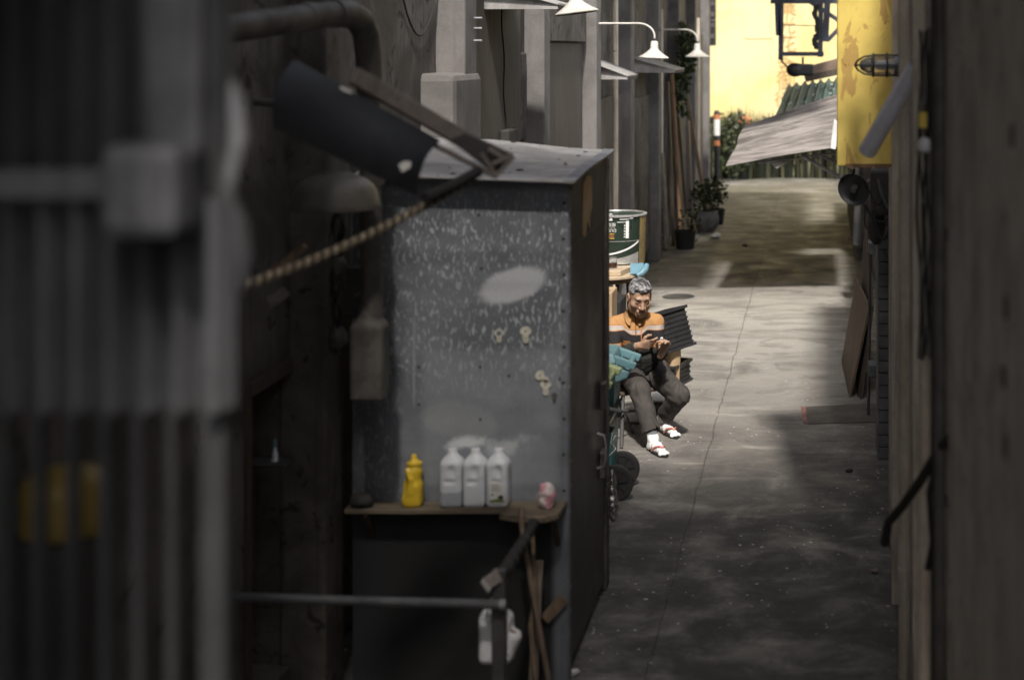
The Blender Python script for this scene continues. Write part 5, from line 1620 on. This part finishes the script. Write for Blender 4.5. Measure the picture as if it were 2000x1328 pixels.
for px0, px1, py0, Y, tw in ((1274, 1297, 676, 13.36, .02), (1299, 1326, 672, 13.3, -.01)):
    a, b = P(px0, py0, Y), P(px1, py0, Y)
    MB().patch(lambda u, v_: Vector((a.x + (b.x - a.x) * u + .012 * v_, Y - .05 * math.sin(u * math.pi), .03 + (a.z - .03) * v_ + tw * u * v_)), 10, 3).build('flap', 'card', o, smooth=True, solid=.008)
MB().box(-1.46, -1.22, 13.42, 13.55, .03, .3).build('inner_box', 'card', o)

# ================================================================== chair under the man
ch = thing('low_chair', 'dark low chair with thin metal legs under the seated man', 'chair', (-1.5, 11.8, 0))
f_ = Vector((.6, -.8, 0)).normalized()
s_ = Vector((.8, .6, 0))
c_ = Vector((-1.45, 11.86, 0))
def cp(a, b, z):
    return c_ + f_ * a + s_ * b + Vector((0, 0, z))
SH = .335
MB().hexa([cp(-.2, -.2, SH - .03), cp(.2, -.2, SH - .03), cp(.2, .2, SH - .03), cp(-.2, .2, SH - .03), cp(-.2, -.2, SH), cp(.2, -.2, SH), cp(.2, .2, SH), cp(-.2, .2, SH)]).build('seat', 'wood_dark', ch, bevel=.01)
for top, bot in ((cp(.17, -.17, SH - .03), Vector((-1.449, 11.25, 0))), (cp(.05, -.18, SH - .03), Vector((-1.418, 11.72, 0))), (cp(-.17, -.17, SH - .03), cp(-.22, -.2, 0)), (cp(-.17, .17, SH - .03), cp(-.2, .2, 0))):
    MB().tube([top, bot], .014, 8).build('leg', 'black_metal', ch, smooth=True)
MB().tube([P(1200, 803, 11.3), P(1240, 803, 11.6)], .011, 8).build('stretcher', 'black_metal', ch, smooth=True)
MB().tube([P(1212, 826, 11.8), P(1248, 826, 12.0)], .011, 8).build('stretcher', 'galv_dark', ch, smooth=True)
for b in (-.18, .18):
    MB().tube([cp(-.19, b, SH), cp(-.25, b, .72)], .014, 8).build('back_post', 'black_metal', ch, smooth=True)
MB().bar(cp(-.245, -.18, .66), cp(-.245, .18, .66), .02, .12).build('back_rail', 'wood_dark', ch)
st_ = thing('paper_stack', 'white paper on a small dark lettered carton below the man\'s knees', 'carton', tuple(P(1288, 800, 12.0)))
a, b = P(1268, 808, 12.0), P(1304, 786, 12.0)
MB().box(a.x, b.x, 12.0, 12.3, 0, b.z).build('carton', 'ink', st_, bevel=.006)
MB().box(a.x + .004, b.x - .01, 12.01, 12.3, b.z + .001, b.z + .012).build('paper', 'paper', st_)
for k in range(6):
    x = a.x + .03 + k * .014
    MB().box(x, x + .009, 11.9985, 12.0005, b.z - .045, b.z - .025).build('printed_mark', 'frame_brown', st_)

# ================================================================== the seated man
def A3_(v):
    return np.array(tuple(v), float)
J = {}
J['hipR'] = A3_(P(1232, 731, 11.86)); J['hipL'] = A3_(P(1277, 726, 11.93))
J['kneeR'] = A3_(P(1250, 764, 11.36)); J['kneeL'] = A3_(P(1328, 773, 11.52))
J['ankR'] = np.array([-1.208, 11.19, .085]); J['ankL'] = np.array([-1.208, 11.77, .085])
J['toeR'] = np.array([-1.118, 11.03, .022]); J['toeL'] = np.array([-1.085, 11.56, .022])
J['heelR'] = np.array([-1.222, 11.205, .03]); J['heelL'] = np.array([-1.222, 11.8, .03])
J['pelvis'] = A3_(P(1254, 722, 11.92)); J['waist'] = A3_(P(1253, 698, 11.86)); J['chest'] = A3_(P(1242, 655, 11.74))
J['neck'] = A3_(P(1242, 616, 11.73))
J['shR'] = A3_(P(1199, 637, 11.72)); J['shL'] = A3_(P(1279, 631, 11.72))
J['elR'] = A3_(P(1200, 694, 11.46)); J['elL'] = A3_(P(1290, 689, 11.62))
J['wrR'] = A3_(P(1250, 675, 11.3)); J['wrL'] = A3_(P(1294, 686, 11.40))
HC = A3_(P(1249, 581, 11.62))
fw = Vector((.32, -.86, -.4)).normalized()
rt = Vector((fw.y, -fw.x, 0)).normalized() * -1        # towards the man's left
rt = (rt + Vector((0, 0, -.03))).normalized()
upv = rt.cross(fw).normalized()
if upv.z < 0:
    upv, rt = -upv, -rt
HR = np.stack([A3_(rt), A3_(fw), A3_(upv)], 1)          # columns: head axes
HS = 1.11
def hp(x, y, z):
    return HC + HR @ (np.array([x, y, z]) * HS)
def hell(c, r):
    return ell(hp(*c), np.array(r) * HS, HR)
def hcap(a, b, r1, r2=None):
    return cap(hp(*a), hp(*b), r1 * HS, None if r2 is None else r2 * HS)

def add_hand(B, wr, d, n, lat, thumb, curls, spread=.0195, L=1.0):
    """palm, four fingers and a thumb; d forward, n out of the palm, lat across"""
    d, n, lat = [np.array(x) / np.linalg.norm(x) for x in (d, n, lat)]
    offs = [-1.5, -.5, .5, 1.5]
    lens = [.88, 1.0, .96, .76]
    first = True
    B.add(cap(wr - d * .05, wr + d * .012, .024, .025), .012)
    kn = []
    for o_, l_ in zip(offs, lens):
        k = wr + d * (.078 + .01 * (l_ - .8)) * L + lat * spread * o_
        kn.append(k)
        B.add(cap(wr + d * .014 + lat * o_ * .012, k, .0135, .0115), .012)
    for (o_, l_, k, (c1, c2, c3)) in zip(offs, lens, kn, curls):
        p, ang = k, 0
        for seg, c, r in ((.042, c1, .0098), (.027, c2, .009), (.02, c3, .0082)):
            ang += c
            q = p + (d * math.cos(ang) + n * math.sin(ang)) * seg * l_ * L
            B.add(cap(p, q, r, r * .92), .0025)
            p = q
    t0 = wr + d * .02 + lat * thumb * .022
    t1 = t0 + (d * .6 + lat * thumb * .75 + n * .35) * .042
    t2 = t1 + (d * .85 + lat * thumb * .1 + n * .45) * .034
    t3 = t2 + (d * .9 - lat * thumb * .2 + n * .3) * .026
    B.add(cap(t0, t1, .0145, .0125), .01).add(cap(t1, t2, .0118, .0105), .004).add(cap(t2, t3, .0102, .0088), .004)

body = Blob()
body.add(cap(J['pelvis'], J['waist'], .095, .09), .03).add(cap(J['waist'], J['chest'], .09, .1), .05)
body.add(cap(J['shR'], J['shL'], .05), .05)
for s in 'RL':
    body.add(cap(J['hip' + s], J['knee' + s], .07, .05), .04).add(cap(J['knee' + s], J['ank' + s], .048, .033), .02)
    body.add(cap(J['ank' + s], J['heel' + s], .033, .028), .02).add(cap(J['heel' + s] + np.array([0, 0, .005]), J['toe' + s], .028, .018), .02)
    body.add(cap(J['sh' + s], J['el' + s], .042, .034), .03).add(cap(J['el' + s], J['wr' + s], .034, .026), .02)
body.add(cap(J['neck'] - np.array([0, -.01, .05]), hp(0, -.02, -.05), .058, .054), .03)
# head
body.add(hell((0, -.015, .045), (.074, .094, .083)), .03).add(hell((0, .026, -.028), (.065, .064, .09)), .035)
body.add(hell((0, .07, -.096), (.029, .024, .021)), .035)
for sx_ in (-1, 1):
    body.add(hell((sx_ * .045, .058, -.018), (.024, .024, .02)), .025)
    body.add(hell((sx_ * .053, .012, -.064), (.019, .036, .03)), .03)
body.add(hcap((-.034, .08, .034), (.034, .08, .034), .0125), .018)
for sx_ in (-1, 1):
    body.sub(hell((sx_ * .031, .103, .011), (.02, .016, .012)), .014)
    body.add(hell((sx_ * .031, .076, .010), (.0175, .0135, .0125)), .004)
    body.add(hcap((sx_ * .02, .084, -.004), (sx_ * .046, .074, -.002), .005), .008)
body.add(hcap((0, .084, .02), (0, .108, -.022), .009, .014), .012)
for sx_ in (-1, 1):
    body.add(hell((sx_ * .0155, .098, -.027), (.0105, .012, .0095)), .008)
    body.add(hell((sx_ * .077, -.008, -.004), (.011, .023, .036)), .006)
    body.sub(hell((sx_ * .086, .004, -.002), (.006, .011, .02)), .004)
    body.sub(hcap((sx_ * .025, .099, -.034), (sx_ * .036, .081, -.062), .0035), .01)
body.add(hcap((-.021, .088, -.057), (.021, .088, -.057), .011, .011), .016).add(hcap((-.017, .0885, -.073), (.017, .0885, -.073), .0105), .012)
body.sub(hcap((-.022, .1005, -.0655), (.022, .1005, -.0655), .0026), .004)
# hands: the left holds the fingertips of the right
wr, wl = J['wrR'], J['wrL']
dR = A3_(P(1288, 670, 11.22)) - wr
add_hand(body, wr, dR, (-.15, .85, .45), (-.1, .4, -.9), -1, [(.12, .3, .2), (.22, .35, .25), (.34, .45, .3), (.48, .55, .3)])
dL = A3_(P(1306, 668, 11.3)) - wl
add_hand(body, wl, np.array([.35, -.45, .75]), (-.5, -.75, .1), (.85, -.45, .05), -1, [(.55, .9, .6), (.6, 1.0, .6), (.7, 1.0, .6), (.75, 1.0, .6)])

SKIN = np.array([.38, .235, .16])
def body_col(p):
    q = (p - HC) @ HR / HS
    c = np.tile(SKIN, (len(p), 1))
    n_ = wav(p, 60, 2)[:, None]
    c = c * (1 + .1 * n_)
    face = q[:, 1] > .03
    lip = face & (np.abs(q[:, 0]) < .023) & (np.abs(q[:, 2] + .0655) < .011)
    c[lip] = np.array([.34, .19, .14])
    ml = face & (np.abs(q[:, 0]) < .026) & (np.abs(q[:, 2] + .0655) < .0028)
    c[ml] = np.array([.14, .07, .05])
    br = face & (np.abs(np.abs(q[:, 0]) - .032) < .019) & (np.abs(q[:, 2] - (.037 - .25 * (np.abs(np.abs(q[:, 0]) - .028)))) < .0048)
    c[br] = np.array([.12, .09, .075])
    ey = face & (np.abs(np.abs(q[:, 0]) - .031) < .0165) & (np.abs(q[:, 2] - (.006 + 5 * (np.abs(q[:, 0]) - .031) ** 2)) < .0028)
    c[ey] = np.array([.035, .022, .018])
    nost = face & (np.abs(np.abs(q[:, 0]) - .008) < .0045) & (np.abs(q[:, 2] + .037) < .004) & (q[:, 1] > .09)
    c[nost] = np.array([.1, .045, .03])
    stub = face & (q[:, 2] < -.04) & ~lip
    c[stub] = c[stub] * 1.0
    hair = ((q[:, 2] > .09 + .79 * (q[:, 1] - .082)) & (np.abs(q[:, 0]) < .09) & (q[:, 1] < .085) & (q[:, 2] > -.09) & (q[:, 2] < .2))
    c[hair & (np.abs(q[:, 0]) < .072)] = np.array([.16, .15, .15])
    return c
M['skin'] = attr_mat('skin', .5, .4, (120, .25), .12)
man = skin_obj('person', body, (-1.76, 10.92, -.01), (-.93, 12.15, 1.28), .004, 'skin', loc=(-1.36, 11.6, 0), colfn=body_col)
tag(man, 'grey-haired man seated in the lane in an orange and black striped shirt', 'person')

# hair
hb_ = Blob().add(hell((0, -.017, .047), (.077, .098, .085))).add(hell((0, .015, .075), (.064, .068, .058)), .03)
cn = HR @ np.array([0, .79, -1.0]) / math.hypot(.79, 1)
c0_ = hp(0, .082, .088)
hb_.cut(lambda p: (p - c0_) @ cn + .006 * wav(p, 85, 31), .006)
for sx_ in (-1, 1):
    hb_.sub(hell((sx_ * .088, -.002, -.012), (.02, .028, .042)), .006)
    hb_.sub(hell((sx_ * .05, .095, .082), (.026, .04, .026)), .012)
def hair_fn(p):
    q = (p - HC) @ HR / HS
    st_ = np.sin(q[:, 0] * 210 + 3 * np.sin(q[:, 1] * 60) + q[:, 2] * 60) * np.sin(q[:, 1] * 95 + 2 * np.sin(q[:, 0] * 50))
    return hb_(p) + .0018 * wav(p, 110, 8) + .0022 * st_ + .0022 * wav(p, 240, 12)
def hair_col(p):
    q = (p - HC) @ HR / HS
    side = np.clip((np.abs(q[:, 0]) - .02) / .05, 0, 1) + np.clip((q[:, 1] - .02) / .08, 0, .6)
    w_ = np.clip(.12 + .3 * side + .42 * wav(q, 95, 21) + .3 * wav(q, 210, 23), 0, 1)[:, None]
    return np.array([[.035, .033, .034]]) * (1 - w_) + np.array([[.46, .45, .46]]) * w_
M['hair'] = attr_mat('hair', .6, .3, (220, .35), 0, .5)
skin_obj('hair', hair_fn, hp(0, 0, 0) - .17, hp(0, 0, 0) + .19, .003, 'hair', man, hair_col)

# shirt
sh_ = Blob()
sh_.add(cap(J['waist'] + np.array([0, .0, -.035]), J['chest'], .128, .128)).add(cap(J['chest'], J['neck'] - np.array([0, 0, .045]), .125, .07), .06)
sh_.add(cap(J['shR'], J['shL'], .064), .06)
sh_.add(ell(J['waist'] + np.array([.02, -.06, .03]), (.11, .09, .1)), .06)
for s in 'RL':
    sh_.add(cap(J['sh' + s], J['el' + s], .06, .052), .035)
    e = J['el' + s] + (J['wr' + s] - J['el' + s]) * (.8 if s == 'R' else .86)
    sh_.add(cap(J['el' + s], e, .05, .039), .02)
sh_.add(cap(J['neck'] - np.array([0, 0, .03]), hp(0, -.03, -.1), .066, .06), .03)
for s in 'RL':
    sh_.add(cap(J['neck'] - np.array([0, 0, .005]), J['sh' + s] + np.array([0, .01, .012]), .052, .05), .04)
cc = A3_(P(1242, 607, 11.7))
cfd = A3_(fw)
sh_.cut(lambda p: np.where(np.linalg.norm((p - J['neck'])[:, :2], axis=1) < .095, (p - (A3_(P(1245, 616, 11.66)))) @ np.array([.1, .5, .86]), -1.0), .006)
def shirt_fn(p):
    d = sh_(p)
    dc = np.linalg.norm(p - J['elR'], axis=1)
    dl = np.linalg.norm(p - J['elL'], axis=1)
    fold = .0035 * wav(p * np.array([1, 1, .55]), 38, 41) + .002 * wav(p, 85, 42)
    fold = fold * (1 + 1.4 * np.exp(-(dc / .1) ** 2) + 1.2 * np.exp(-(dl / .09) ** 2))
    # drape lines under the arms and across the belly
    ax_ = np.exp(-((p[:, 2] - .62) / .09) ** 2)
    fold += .004 * ax_ * np.sin(p[:, 2] * 95 + 14 * p[:, 0] + 2 * np.sin(p[:, 0] * 22))
    return d + fold
OR, GY, BK, DO, GN = [np.array(x) for x in ((.62, .29, .085), (.55, .47, .42), (.022, .02, .021), (.36, .175, .075), (.045, .046, .04))]
def shirt_col(p):
    """stripe height in red, dark forearm in green, placket in blue: the bands themselves are drawn in the material"""
    z = p[:, 2]
    def near(a, b):
        return cap(J[a], J[b], 0.0)(p)
    tor = cap(J['waist'], J['neck'], 0)(p) * .72
    ar = np.minimum(near('shR', 'elR'), near('shL', 'elL'))
    fo_ = np.minimum(near('elR', 'wrR'), near('elL', 'wrL'))
    aw_ = np.clip((tor - ar) / .02 * .5 + .5, 0, 1)
    zt = z + .1 * (p[:, 1] - 11.6) + .03
    zz = zt * (1 - aw_) + (z + .0) * aw_
    fore = np.clip((ar - fo_ - .004) / .012 + .5, 0, 1) * (fo_ < .08) * (p[:, 1] < 11.62)
    pl = np.exp(-((p[:, 0] - (J['neck'][0] + .01 + (.83 - z) * .07)) / .006) ** 2) * (p[:, 1] < J['chest'][1] - .04) * (z > .76)
    return np.stack([zz, fore, pl], 1)
def shirt_mat():
    m, nt, b = nodes('shirt_cloth')
    a = N(nt, 'ShaderNodeAttribute')
    a.attribute_name = 'Col'
    s = N(nt, 'ShaderNodeSeparateColor')
    nt.links.new(a.outputs['Color'], s.inputs[0])
    zz = math_(nt, 'ADD', s.outputs[0], math_(nt, 'MULTIPLY', math_(nt, 'SUBTRACT', noise(nt, coords(nt), 25, 2), .5), .004))
    col = (.4, .215, .09)
    for z0, c in ((.838, (.33, .14, .04)), (.832, (.36, .31, .28)), (.8, (.33, .14, .04)), (.795, (.022, .02, .021)), (.722, (.34, .165, .07)), (.676, (.034, .034, .031))):
        col = mix(nt, ramp(nt, zz, z0 - .001, z0 + .001, 1, 0), col, c)
    col = mix(nt, ramp(nt, s.outputs[1], .45, .55), col, (.036, .037, .033))
    col = mix(nt, ramp(nt, s.outputs[2], .4, .6), col, (.25, .11, .035))
    n2 = noise(nt, coords(nt), 160, 4, .6)
    col = mix(nt, .3, col, mix(nt, n2, (.2, .2, .2), (1, 1, 1)), 'OVERLAY')
    nt.links.new(col, b.inputs['Base Color'])
    setp(b, .85, 0, .15)
    bump(nt, b, n2, .3, .002)
    return m
M['cloth'] = shirt_mat()
M['trouser'] = weather('trouser_cloth', (.04, .035, .033), (.06, .053, .048), 9, .85, bumps=.4, bdist=.003)
M['collar'] = weather('collar_cloth', (.41, .22, .09), (.32, .17, .07), 20, .85)
shirt = skin_obj('shirt', shirt_fn, (-1.76, 11.1, .36), (-1.0, 12.1, 1.02), .004, 'cloth', man, shirt_col)
# collar: a turned-down band round the neck, open at the throat
nk = J['neck'] + np.array([.004, -.02, .03])
def collar(u, v_):
    a = -math.pi / 2 + .35 + u * (2 * math.pi - .7)
    r = .061 + .024 * v_
    front = math.exp(-((abs(u - .5) - .5) / .14) ** 2)
    x = nk[0] + math.cos(a) * r * 1.08
    y = nk[1] + math.sin(a) * r
    z = nk[2] + .022 - .034 * v_ + .02 * math.sin(a) - .045 * front * v_ - .012 * front
    return Vector((x, y - .022 * front * v_, z))
MB().patch(collar, 48, 5).build('collar', 'collar', man, smooth=True, solid=.006)
b0 = A3_(P(1252, 643, 11.52))
MB().tube([tuple(b0), tuple(b0 + np.array([.004, -.012, -.05])), tuple(b0 + np.array([.003, -.012, -.085]))], .0035, 6).build('zip_pull', 'orange_band', man)

# trousers
tr_ = Blob()
tr_.add(cap(J['hipR'] + np.array([-.01, .02, .0]), J['hipL'] + np.array([.02, .02, 0]), .105)).add(cap(J['pelvis'], J['waist'] + np.array([0, 0, -.015]), .118, .118), .04)
cuffR = J['kneeR'] + (J['ankR'] - J['kneeR']) * .86
cuffL = J['kneeL'] + (J['ankL'] - J['kneeL']) * .74
for s, cf in (('R', cuffR), ('L', cuffL)):
    tr_.add(cap(J['hip' + s], J['knee' + s], .096, .078), .035)
    kd = (cf - J['knee' + s])
    ext = cf + kd / np.linalg.norm(kd) * .09
    tr_.add(cap(J['knee' + s], ext, .074, .064), .02)
    nrm = kd / np.linalg.norm(kd)
    tr_.cut(lambda p, cf=cf, nrm=nrm, s=s: np.where(np.linalg.norm(p - cf, axis=1) < .19, (p - cf) @ nrm - .006 * np.sin(p[:, 0] * 60), -1.0), .004)
    tr_.sub(cap(cf - nrm * .015, cf + nrm * .1, .052), .004)
def pants_fn(p):
    d = tr_(p)
    f_k = 0
    for s in 'RL':
        k = np.exp(-(np.linalg.norm(p - J['knee' + s], axis=1) / .11) ** 2)
        h = np.exp(-(np.linalg.norm(p - J['hip' + s], axis=1) / .13) ** 2)
        ax_ = (J['knee' + s] - J['hip' + s])
        t = (p - J['hip' + s]) @ ax_ / (ax_ @ ax_)
        f_k = f_k + (.006 * k + .006 * h) * np.sin(t * 34 + 5 * np.sin(p[:, 0] * 25 + p[:, 2] * 18))
        sk = (J['ank' + s] - J['knee' + s])
        t2 = (p - J['knee' + s]) @ sk / (sk @ sk)
        f_k = f_k + .0045 * np.clip(t2, 0, 1) * np.sin(t2 * 19 + 4 * np.sin(p[:, 0] * 30 + p[:, 1] * 22))
    return d + f_k + .0035 * wav(p, 30, 51) + .0015 * wav(p, 80, 52)
skin_obj('trousers', pants_fn, (-1.72, 11.0, .0), (-.92, 12.12, .62), .0045, 'trouser', man)
# socks and flip-flops
for s in 'RL':
    so = Blob().add(cap(J['ank' + s] + (J['knee' + s] - J['ank' + s]) * .42, J['ank' + s], .043, .039)).add(cap(J['ank' + s], J['heel' + s], .039, .034), .02)
    mid_ = (J['heel' + s] + J['toe' + s]) / 2 + np.array([0, 0, .018])
    so.add(cap(J['heel' + s] + np.array([0, 0, .008]), mid_, .034, .036), .02).add(cap(mid_, J['toe' + s] + np.array([0, 0, .006]), .036, .026), .02)
    so.cut(lambda p: .012 - p[:, 2], .004)
    d_ = J['toe' + s] - J['heel' + s]
    lt_ = np.array([-d_[1], d_[0], 0]) / np.linalg.norm(d_)
    for k in range(5):
        t = (k - 2) / 2
        so.add(cap(J['toe' + s] + lt_ * .026 * t + np.array([0, 0, .004]), J['toe' + s] + lt_ * .03 * t + d_ / np.linalg.norm(d_) * (.016 - .01 * abs(t)) , .0135), .007)
    white, grey = np.array([.8, .79, .77]), np.array([.13, .135, .145])
    axu = (J['knee' + s] - J['ank' + s]) / np.linalg.norm(J['knee' + s] - J['ank' + s])
    lim = .045 if s == 'R' else .075
    skin_obj('sock', lambda p, so=so: so(p) + .0025 * wav(p, 70, 61) + .003 * np.sin(p[:, 2] * 180) * (p[:, 2] > .12), (-1.45, 10.9, 0), (-.95, 12.0, .3), .0035,
             attr_mat('sock_cloth', .9, .1, (180, .25)), man,
             lambda p, s=s: np.where((p[:, 2] > (.125 if s == 'R' else .15))[:, None], grey[None], white[None]))
    o = MB()
    dn = d_ / np.linalg.norm(d_)
    ring = []
    for k in range(24):
        a = 2 * math.pi * k / 24
        L_ = np.linalg.norm(d_[:2]) / 2 + .045
        t = math.cos(a)
        wd = .036 + .012 * max(0, t) - .004 * max(0, -t)
        cpt = (J['heel' + s] + J['toe' + s]) / 2
        pnt = cpt + dn * L_ * t + lt_ * wd * math.sin(a) * 1.12
        ring.append((pnt[0], pnt[1], .003))
    o.prism(ring, (0, 0, .018))
    fl = o.build('flip_flop', 'rubber', man, bevel=.003)
    tp_ = J['toe' + s] + dn * -.004
    stp = MB()
    for sg in (-1, 1):
        base = J['toe' + s] - dn * .1 + lt_ * sg * .046
        pts = [tuple(base + np.array([0, 0, -.0])), tuple(base + dn * .03 - lt_ * sg * .008 + np.array([0, 0, .034])), tuple(J['toe' + s] - dn * .035 + lt_ * sg * .018 + np.array([0, 0, .046])), tuple(tp_ - dn * .01 + np.array([0, 0, .04])), tuple(tp_ + np.array([0, 0, .012]))]
        stp.tube(pts, .0075, 8)
    stp.build('strap', plastic('strap_red', (.5, .19, .16), .5), fl, smooth=True)
tq = A3_(P(1293, 661, 11.2))
te = ell(tq, (.012, .007, .009))
o = skin_obj('white_tissue', lambda p: te(p) + .004 * wav(p, 200, 71), tq - .04, tq + .04, .003, 'paper', loc=tq)
tag(o, 'tiny white scrap held between the man\'s fingertips', 'tissue')

# ================================================================== camera, sun and sky
cam = bpy.data.cameras.new('camera')
cam.sensor_width = 36
cam.lens = F * 36 / 2000
cam.shift_x = (1000 - VX) / 2000
cam.shift_y = -(664 - VY) / 2000
cam.clip_start, cam.clip_end = .1, 400
cam.dof.use_dof = True
cam.dof.focus_distance = 11.5
cam.dof.aperture_fstop = .054 / .035
cam.dof.aperture_blades = 9
co = bpy.data.objects.new('camera', cam)
COL.objects.link(co)
co.location = (0, 0, CH)
co.rotation_euler = (math.radians(90), 0, 0)
SC.camera = co

sd = Vector((-.12, .8, -1.0)).normalized()
sun = bpy.data.lights.new('sun', 'SUN')
sun.energy = 2.5
sun.angle = math.radians(3)
sun.color = (1, .95, .87)
so_ = bpy.data.objects.new('sun', sun)
COL.objects.link(so_)
so_.rotation_euler = sd.to_track_quat('-Z', 'Y').to_euler()
so_.location = (0, -10, 20)
w_ = bpy.data.worlds.new('World')
SC.world = w_
w_.use_nodes = True
nt = w_.node_tree
bg = nt.nodes['Background']
sk = nt.nodes.new('ShaderNodeTexSky')
sk.sky_type = 'NISHITA'
sk.sun_disc = False
sk.sun_elevation = math.asin(-sd.z)
sk.sun_rotation = math.atan2(-sd.x, -sd.y)
sk.air_density, sk.dust_density, sk.ozone_density = 1.0, 2.5, .6
hs_ = nt.nodes.new('ShaderNodeHueSaturation')
hs_.inputs['Saturation'].default_value = .4
nt.links.new(sk.outputs[0], hs_.inputs['Color'])
nt.links.new(hs_.outputs[0], bg.inputs[0])
bg.inputs[1].default_value = .15

SC.render.engine = 'CYCLES'
SC.cycles.use_denoising = True
try:
    SC.cycles.denoiser = 'OPENIMAGEDENOISE'
except Exception:
    pass
SC.cycles.max_bounces = 6
SC.cycles.diffuse_bounces = 4
SC.cycles.transparent_max_bounces = 8
SC.cycles.sample_clamp_indirect = 4
SC.view_settings.view_transform = 'Standard'
SC.view_settings.look = 'None'
SC.view_settings.exposure = .97
SC.view_settings.gamma = 1.0
SC.render.resolution_x, SC.render.resolution_y = 1024, 679
for o in list(bpy.data.objects):
    if '_w' in o:
        del o['_w']
